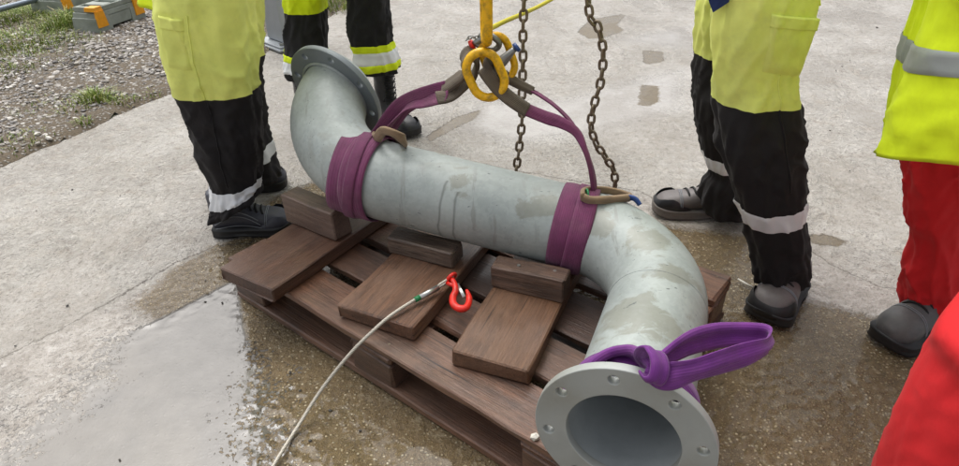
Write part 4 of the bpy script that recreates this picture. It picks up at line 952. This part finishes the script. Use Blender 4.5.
# --- left workman: faded yellow over black trousers
p = thing('person', 'workman in pale yellow and black trousers standing at the left corner of the pallet', 'person', GP)
LA = [(-0.7477, 1.9, 0.8773, 0.1337), (-0.7713, 1.9, 0.7892, 0.1408), (-0.7819, 1.9, 0.7135, 0.1402), (-0.7891, 1.9, 0.6251, 0.1325), (-0.7936, 1.9, 0.5385, 0.1196), (-0.7954, 1.9, 0.4609, 0.1135), (-0.7996, 1.9, 0.3764, 0.1089), (-0.805, 1.9, 0.3239, 0.1071), (-0.8063, 1.9, 0.2516, 0.0943), (-0.8128, 1.9, 0.1994, 0.0888), (-0.822, 1.9, 0.1576, 0.0914), (-0.8279, 1.9, 0.1461, 0.0985), (-0.8305, 1.9, 0.1266, 0.1006)]
LB = [(-0.8412, 2.22, 0.8239, 0.1497), (-0.8727, 2.22, 0.6323, 0.1434), (-0.9023, 2.22, 0.4281, 0.1326), (-0.9057, 2.22, 0.2667, 0.1265), (-0.9024, 2.22, 0.1436, 0.13), (-0.8977, 2.22, 0.0751, 0.128)]
ZS = 0.5384
la, lb = Leg(LA, .95, 1, 1.0, tilt=.05), Leg(LB, .95, 2, 1.0)
mb = MB(); leg_mesh(mb, la, [(9, 0), (ZS, 1)]); leg_mesh(mb, lb, [(9, 0), (ZS, 1)]); tr = mb.build('trousers', [M['ty'], M['tb']], p)
band(la, 0.1957, .054, -.014, .003, 'band', tr, jig=.012); band(lb, 0.1882, .05, 0, .003, 'band', tr)
patch_on(la, 0.7768, 0.6357, R_(236), R_(262), .006, 'ty', tr, 'cargo_pocket', -.01); patch_on(la, 0.7796, 0.7462, R_(235), R_(263), .009, 'ty', tr, 'pocket_flap', -.01)
seam(la, 0.784, ZS, R_(268), 'ty', tr); seam(la, ZS-.004, .235, R_(272), 'tb', tr)
boot(p, (-0.9356, 1.9255, 0.0), (-0.6731, 1.9567, 0.0), .17, 'boot_navy', 'rubber', stitch=True, capmat='boot_navy', label='dark boot with pale stitching in front'); boot(p, (-.98, 2.23, 0), (-0.7753, 2.2999, 0.0), .17, 'boot_navy', 'rubber')
P, k = skin_body(p, (-.84, 2.05), R_(10), .92)
JR = [(-0.6041, 2.02, 1.6844, 0.1384), (-0.6551, 2.02, 1.4743, 0.1626), (-0.7315, 2.02, 1.1611, 0.1678), (-0.7866, 2.02, 0.9387, 0.1735), (-0.8286, 2.02, 0.7815, 0.1754)]
jacket(p, JR, .95, P, k, 'hv', 3, (1.05, 1.25)); set_origin(p, (-.84, 2.0, 0))

# --- back workman: black trousers with hi-vis hems, high black boots
p = thing('person', 'workman in black trousers with bright yellow and silver hems standing behind the far flange', 'person', GP)
LA = [(-0.4327, 2.78, 0.9046, 0.112), (-0.4432, 2.78, 0.7205, 0.098), (-0.4489, 2.78, 0.6029, 0.0889), (-0.4549, 2.78, 0.4795, 0.0943), (-0.4496, 2.78, 0.4282, 0.0909), (-0.439, 2.78, 0.3846, 0.0916), (-0.4369, 2.78, 0.3405, 0.0968), (-0.4284, 2.78, 0.3045, 0.0875)]
LB = [(-0.6706, 2.85, 0.9012, 0.1087), (-0.7112, 2.85, 0.7131, 0.0983), (-0.7328, 2.85, 0.593, 0.0942), (-0.7358, 2.85, 0.5347, 0.0888), (-0.7484, 2.85, 0.4494, 0.0936), (-0.7567, 2.85, 0.3566, 0.0975), (-0.7582, 2.85, 0.2975, 0.0997), (-0.7618, 2.85, 0.2604, 0.0935)]
la, lb = Leg(LA, 1.0, 5, 1.0), Leg(LB, 1.0, 6, 1.0); ZY = 0.5515
mb = MB(); leg_mesh(mb, la, [(9, 0)]); leg_mesh(mb, lb, [(9, 1), (ZY, 0)]); tr = mb.build('trousers', [M['tb2'], M['hv']], p)
zb = 0.3714
band(la, zb+.040, .03, .005, .004, 'hv', tr, 'hi_vis_band', jig=-.006); band(la, zb, .055, .005, .005, 'band', tr, jig=-.006); band(la, zb-.042, .034, .008, .006, 'hv', tr, 'hi_vis_band', jig=-.008)
zc = 0.3252
band(lb, zc+.035, .03, 0, .004, 'hv', tr, 'hi_vis_band'); band(lb, zc-.005, .05, 0, .005, 'band', tr)
seam(lb, ZY, zc, R_(186), 'hv', tr, 'hi_vis_piping')
boot(p, (-0.4816, 2.9779, 0.0), (-0.2493, 2.6789, 0.0), .36, 'boot_black', 'rubber', length=.31, laces_hi=7, label='high black laced boot'); boot(p, (-0.8667, 3.0635, 0.0), (-0.7572, 2.691, 0.0), .34, 'boot_black', 'rubber', length=.30, laces_hi=7)
P, k = skin_body(p, (-.55, 2.9), R_(-70), .94)
JR = [(-0.422, 2.88, 1.8885, 0.2171), (-0.4555, 2.88, 1.5879, 0.2549), (-0.494, 2.88, 1.2994, 0.2575), (-0.5367, 2.88, 1.0385, 0.2726), (-0.5659, 2.88, 0.8217, 0.2851)]
jacket(p, JR, .7, P, k, 'hv', 8, (1.05, 1.25)); set_origin(p, (-.55, 2.85, 0))

# --- right workman: yellow over black trousers, grey boots
p = thing('person', 'workman in pale yellow and black trousers with grey boots, one boot pointing at the pipe', 'person', GP)
LA = [(0.6412, 1.5, 0.9423, 0.11), (0.6526, 1.5, 0.8685, 0.1113), (0.6556, 1.5, 0.8422, 0.1119), (0.6597, 1.5, 0.7813, 0.1085), (0.6664, 1.5, 0.6981, 0.0955), (0.6858, 1.5, 0.6301, 0.099), (0.7056, 1.5, 0.567, 0.1036), (0.7409, 1.5, 0.4612, 0.1014), (0.7726, 1.5, 0.3843, 0.0946), (0.8032, 1.5, 0.2972, 0.0863), (0.8345, 1.5, 0.2186, 0.0862), (0.864, 1.5, 0.1292, 0.0813), (0.8732, 1.5, 0.0685, 0.0747)]
LB = [(0.7546, 1.95, 0.8691, 0.1129), (0.7649, 1.95, 0.7591, 0.1106), (0.7762, 1.95, 0.6081, 0.103), (0.7844, 1.95, 0.5164, 0.1024), (0.7956, 1.95, 0.4403, 0.1013), (0.823, 1.95, 0.3217, 0.0895), (0.8461, 1.95, 0.2446, 0.0794), (0.8623, 1.95, 0.1915, 0.071), (0.8602, 1.95, 0.153, 0.0847), (0.8704, 1.95, 0.0816, 0.0896), (0.8886, 1.95, 0.0324, 0.0818)]
ZS = 0.6276; ZS2 = 0.6067
la, lb = Leg(LA, .9, 11, 1.0), Leg(LB, .9, 12, 1.0)
mb = MB(); leg_mesh(mb, la, [(9, 0), (ZS, 1)]); leg_mesh(mb, lb, [(9, 0), (ZS2, 1)]); tr = mb.build('trousers', [M['ty'], M['tb']], p)
band(la, 0.31, .052, .016, .003, 'band', tr, jig=.006); band(lb, 0.2305, .05, -.008, .003, 'band', tr)
patch_on(la, 0.8375, 0.7095, R_(262), R_(322), .007, 'ty', tr, 'cargo_pocket', -.018); patch_on(la, 0.8419, 0.8128, R_(260), R_(324), .010, 'ty', tr, 'pocket_flap', -.018)
seam(la, 0.7095, ZS, R_(288), 'ty', tr); seam(la, ZS-.004, .40, R_(286), 'tb', tr)
boot(p, (0.9661, 1.5643, 0.0), (0.7958, 1.3855, 0.0), .085, 'boot_grey', 'rubber', wid=.12, hs=1.15, capmat='rubber', label='grey boot pointing towards the camera'); boot(p, (0.9574, 1.9742, 0.0), (0.6415, 2.0292, 0.0), .17, 'boot_grey', 'rubber_grey', label='grey boot pointing left at the pipe', capmat='boot_black')
P, k = skin_body(p, (.92, 1.78), R_(195), .92)
JR = [(0.575, 1.68, 1.5869, 0.152), (0.6152, 1.68, 1.4098, 0.1761), (0.6706, 1.68, 1.1456, 0.1769), (0.7056, 1.68, 0.9578, 0.1576), (0.743, 1.68, 0.8125, 0.1146)]
j, _ = jacket(p, JR, .95, P, k, 'hv', 13, (1.1, 1.3))
mb = MB(); vs = [(0.4962, 1.46, 0.921), (0.5558, 1.44, 0.9235), (0.5536, 1.44, 0.8681), (0.5262, 1.45, 0.844), (0.5169, 1.46, 0.8644)]; n_ = len(vs)
mb.add([Vector(q) for q in vs]+[Vector(q)+Vector((.004, .012, 0)) for q in vs], [tuple(range(n_)), tuple(range(2*n_-1, n_-1, -1))]+[(i, n_+i, n_+(i+1) % n_, (i+1) % n_) for i in range(n_)]); mb.build('shirt_tail', M['navy'], p, False)
set_origin(p, (.9, 1.72, 0))

# --- far right workman: red trousers, hi-vis jacket
p = thing('person', 'workman in red trousers and bright yellow jacket with grey bands at the right edge', 'person', GP)
LA = [(1.0471, 1.36, 0.7555, 0.0889), (1.0928, 1.36, 0.5917, 0.0888), (1.1124, 1.36, 0.5228, 0.0857), (1.1303, 1.36, 0.4478, 0.0861), (1.1614, 1.36, 0.3509, 0.084), (1.1848, 1.36, 0.2999, 0.0759), (1.1963, 1.36, 0.2567, 0.0763), (1.2044, 1.36, 0.1995, 0.0803), (1.2246, 1.36, 0.1129, 0.0778), (1.2211, 1.36, 0.0717, 0.0644), (1.2271, 1.36, 0.0433, 0.0581)]
LB = [(1.30, 1.05, .98, .125), (1.25, 1.0, .82, .125), (1.13, .90, .66, .12)] + [(0.8508, 0.74, 0.5307, 0.1074), (0.8446, 0.74, 0.4426, 0.1101), (0.8431, 0.74, 0.3258, 0.1134), (0.8523, 0.74, 0.2104, 0.1171), (0.8812, 0.74, 0.049, 0.1239), (0.9422, 0.74, -0.2005, 0.1276)]
la, lb = Leg(LA, .95, 21, 1.0, tilt=-.02), Leg(LB, .95, 22, .45)
mb = MB(); leg_mesh(mb, la, [(9, 0)]); leg_mesh(mb, lb, [(9, 0)]); tr = mb.build('trousers', M['tr'], p)
boot(p, (1.3106, 1.3881, 0.0), (1.0877, 1.282, 0.0), .15, 'boot_dusty', 'rubber', length=.262, hs=1.28, wid=.112, cap=False, label='dusty charcoal boot on the wet ground'); 
fz = lb.R[-1]
boot(p, (fz[0]+.06, fz[1]-.02, 0), (fz[0]-.20, fz[1]+.04, 0), .14, 'boot_dusty', 'rubber', length=.29)
P, k = skin_body(p, (1.32, 1.1), R_(200), .92)
JR = [(0.7985, 1.1, 1.3888, 0.1684), (0.8788, 1.1, 1.216, 0.1871), (0.9665, 1.1, 1.0297, 0.1994), (1.0048, 1.1, 0.9371, 0.2074), (1.032, 1.1, 0.8388, 0.229), (1.0615, 1.1, 0.7226, 0.2579), (1.0875, 1.1, 0.6446, 0.2732)]
j, JL = jacket(p, JR, .85, P, k, 'hv', 23, None, tilty=-.09)
band(JL, 0.8374, .045, .004, .0045, 'bandg', j, seg=64)
JB = [(0.9432, 1.26, 1.0091, 0.1259), (0.9801, 1.26, 0.9032, 0.1387), (0.9934, 1.26, 0.8172, 0.1459), (1.0076, 1.26, 0.7329, 0.1501), (1.0254, 1.26, 0.6424, 0.1518), (1.0374, 1.26, 0.6098, 0.15)]
jb = Leg(JB, .55, 25, .7, 60); mb = MB(); leg_mesh(mb, jb, [(9, 0)]); bp = mb.build('jacket_back', M['hv'], p); band(jb, 0.8172, .05, .010, .003, 'bandg', bp)
mb = MB(); sn = JL.point(0.7356, R_(238), .001); 
tube(mb, [sn, sn+Vector((-.002, -.004, 0))], [.008, .006], 14); mb.build('snap_button', M['shackle'], p)
set_origin(p, (1.25, 1.1, 0))

# ------------------------------------------------------------------ fence feet, tube, steel post
def fence_foot(label, c, d, L, Wd, H):
    t = thing('fence_block', label, 'fence block', 'recycled plastic fence feet on the gravel'); d = Vector(d).normalized(); n = Vector((-d.y, d.x, 0)); c = Vector(c)
    mb = MB()
    def hexa(x0, x1, y0, y1, z0, z1, tp=.0, ty=0.0):
        vs = [c+d*x+n*y+Vector((0, 0, z)) for z, q, r in ((z0, 0, 0), (z1, tp, ty)) for x, y in ((x0+q, y0+r), (x1-q, y0+r), (x1-q, y1-r), (x0+q, y1-r))]
        mb.add(vs, [(3, 2, 1, 0), (4, 5, 6, 7), (0, 1, 5, 4), (1, 2, 6, 5), (2, 3, 7, 6), (3, 0, 4, 7)])
    hexa(-L/2, -L/2+.15, -Wd/2, Wd/2, 0, H*.62, .012, .008); hexa(L/2-.15, L/2, -Wd/2, Wd/2, 0, H*.62, .012, .008)
    hexa(-L/2+.10, L/2-.10, -Wd/2+.012, Wd/2-.012, .035, H*.6); hexa(-L/2+.02, L/2-.02, -Wd/2+.01, Wd/2-.01, H*.605, H*.8, .008, .004)
    for x0, x1 in ((-L/2+.035, -.17), (-.12, -.03), (.03, .12), (.17, L/2-.035)): hexa(x0, x1, -Wd/2+.02, Wd/2-.02, H*.803, H, .006, .006)
    hexa(-L/2+.04, L/2-.04, -Wd/2+.016, -Wd/2+.03, H*.803, H*.985); hexa(-L/2+.04, L/2-.04, Wd/2-.03, Wd/2-.016, H*.803, H*.985)
    o = mb.build('block', M['plastic'], t, False); bv = o.modifiers.new('bev', 'BEVEL'); bv.width = .005; bv.segments = 2
    for x0, x1 in ((-L/2+.008, -L/2+.105), (L/2-.105, L/2-.008)):
        mb = MB(); hexa(x0, x1, -Wd/2-.004, -Wd/2+.016, H*.28, H*.86, .012, .003); hexa(x0+.008, x1-.008, -Wd/2+.004, -Wd/2+.09, H*.86, H*1.008, .004, .004)
        mb.build('reflector', M['amber'], t, False)
    set_origin(t, c); return t
b0 = Vector((-2.689, 4.6273, 0.0)); b1 = Vector((-2.5595, 5.1214, 0.0)); bd = (b1-b0).normalized(); bn = Vector((-bd.y, bd.x, 0)); BL = (b1-b0).length
fence_foot('grey recycled plastic fence foot with amber corner reflectors, nearest the workman', (b0+b1)/2+bn*.10-bn*.0, bd, BL*.98, .22, .185)
fence_foot('second grey fence foot farther left behind the grass tuft', Vector((-3.2447, 5.2213, 0.0))+bd*BL/2+bn*.16, bd, BL, .32, .185)
mb = MB(); tube(mb, [(-3.6598, 4.474, 0.12), (-3.573, 4.99, 0.12), (-3.501, 5.2517, 0.12), (-3.3795, 5.693, 0.12)], .021, 14)
tag(mb.build('fence_tube', M['tube']), 'blue grey steel tube of a fence panel at the top left corner', 'tube')
t = thing('steel_post', 'grey square steel post on a base plate between the two left workmen', 'post')
q0 = Vector((-1.4733, 4.3437, 0.0)); q1 = Vector((-1.2393, 4.1105, 0.0)); pd = (q1-q0).normalized(); pn_ = Vector((-pd.y, pd.x, 0)); c = q0+pd*.13+pn_*.16
def boxw(mb, c, d, n, hx, hy, z0, z1):
    vs = [c+d*x+n*y+Vector((0, 0, z)) for z in (z0, z1) for x, y in ((-hx, -hy), (hx, -hy), (hx, hy), (-hx, hy))]
    mb.add(vs, [(3, 2, 1, 0), (4, 5, 6, 7), (0, 1, 5, 4), (1, 2, 6, 5), (2, 3, 7, 6), (3, 0, 4, 7)])
mb = MB(); boxw(mb, c, pd, pn_, .17, .17, 0, .016); boxw(mb, c, pd, pn_, .155, .155, .0165, .03); o = mb.build('base_plate', M['post'], t, False); o.modifiers.new('bev', 'BEVEL').width = .003
mb = MB(); boxw(mb, c+pn_*.01, pd, pn_, .105, .105, .031, 2.6); o = mb.build('column', M['post'], t, False); o.modifiers.new('bev', 'BEVEL').width = .012; o.modifiers['bev'].segments = 3
for sx in (-1, 1):
    for sy in (-1, 1):
        mb = MB(); e = c+pd*.125*sx+pn_*.125*sy; tube(mb, [e+Vector((0, 0, .03)), e+Vector((0, 0, .046))], .015, 6); mb.build('bolt', M['shackle'], t, False)
set_origin(t, c)
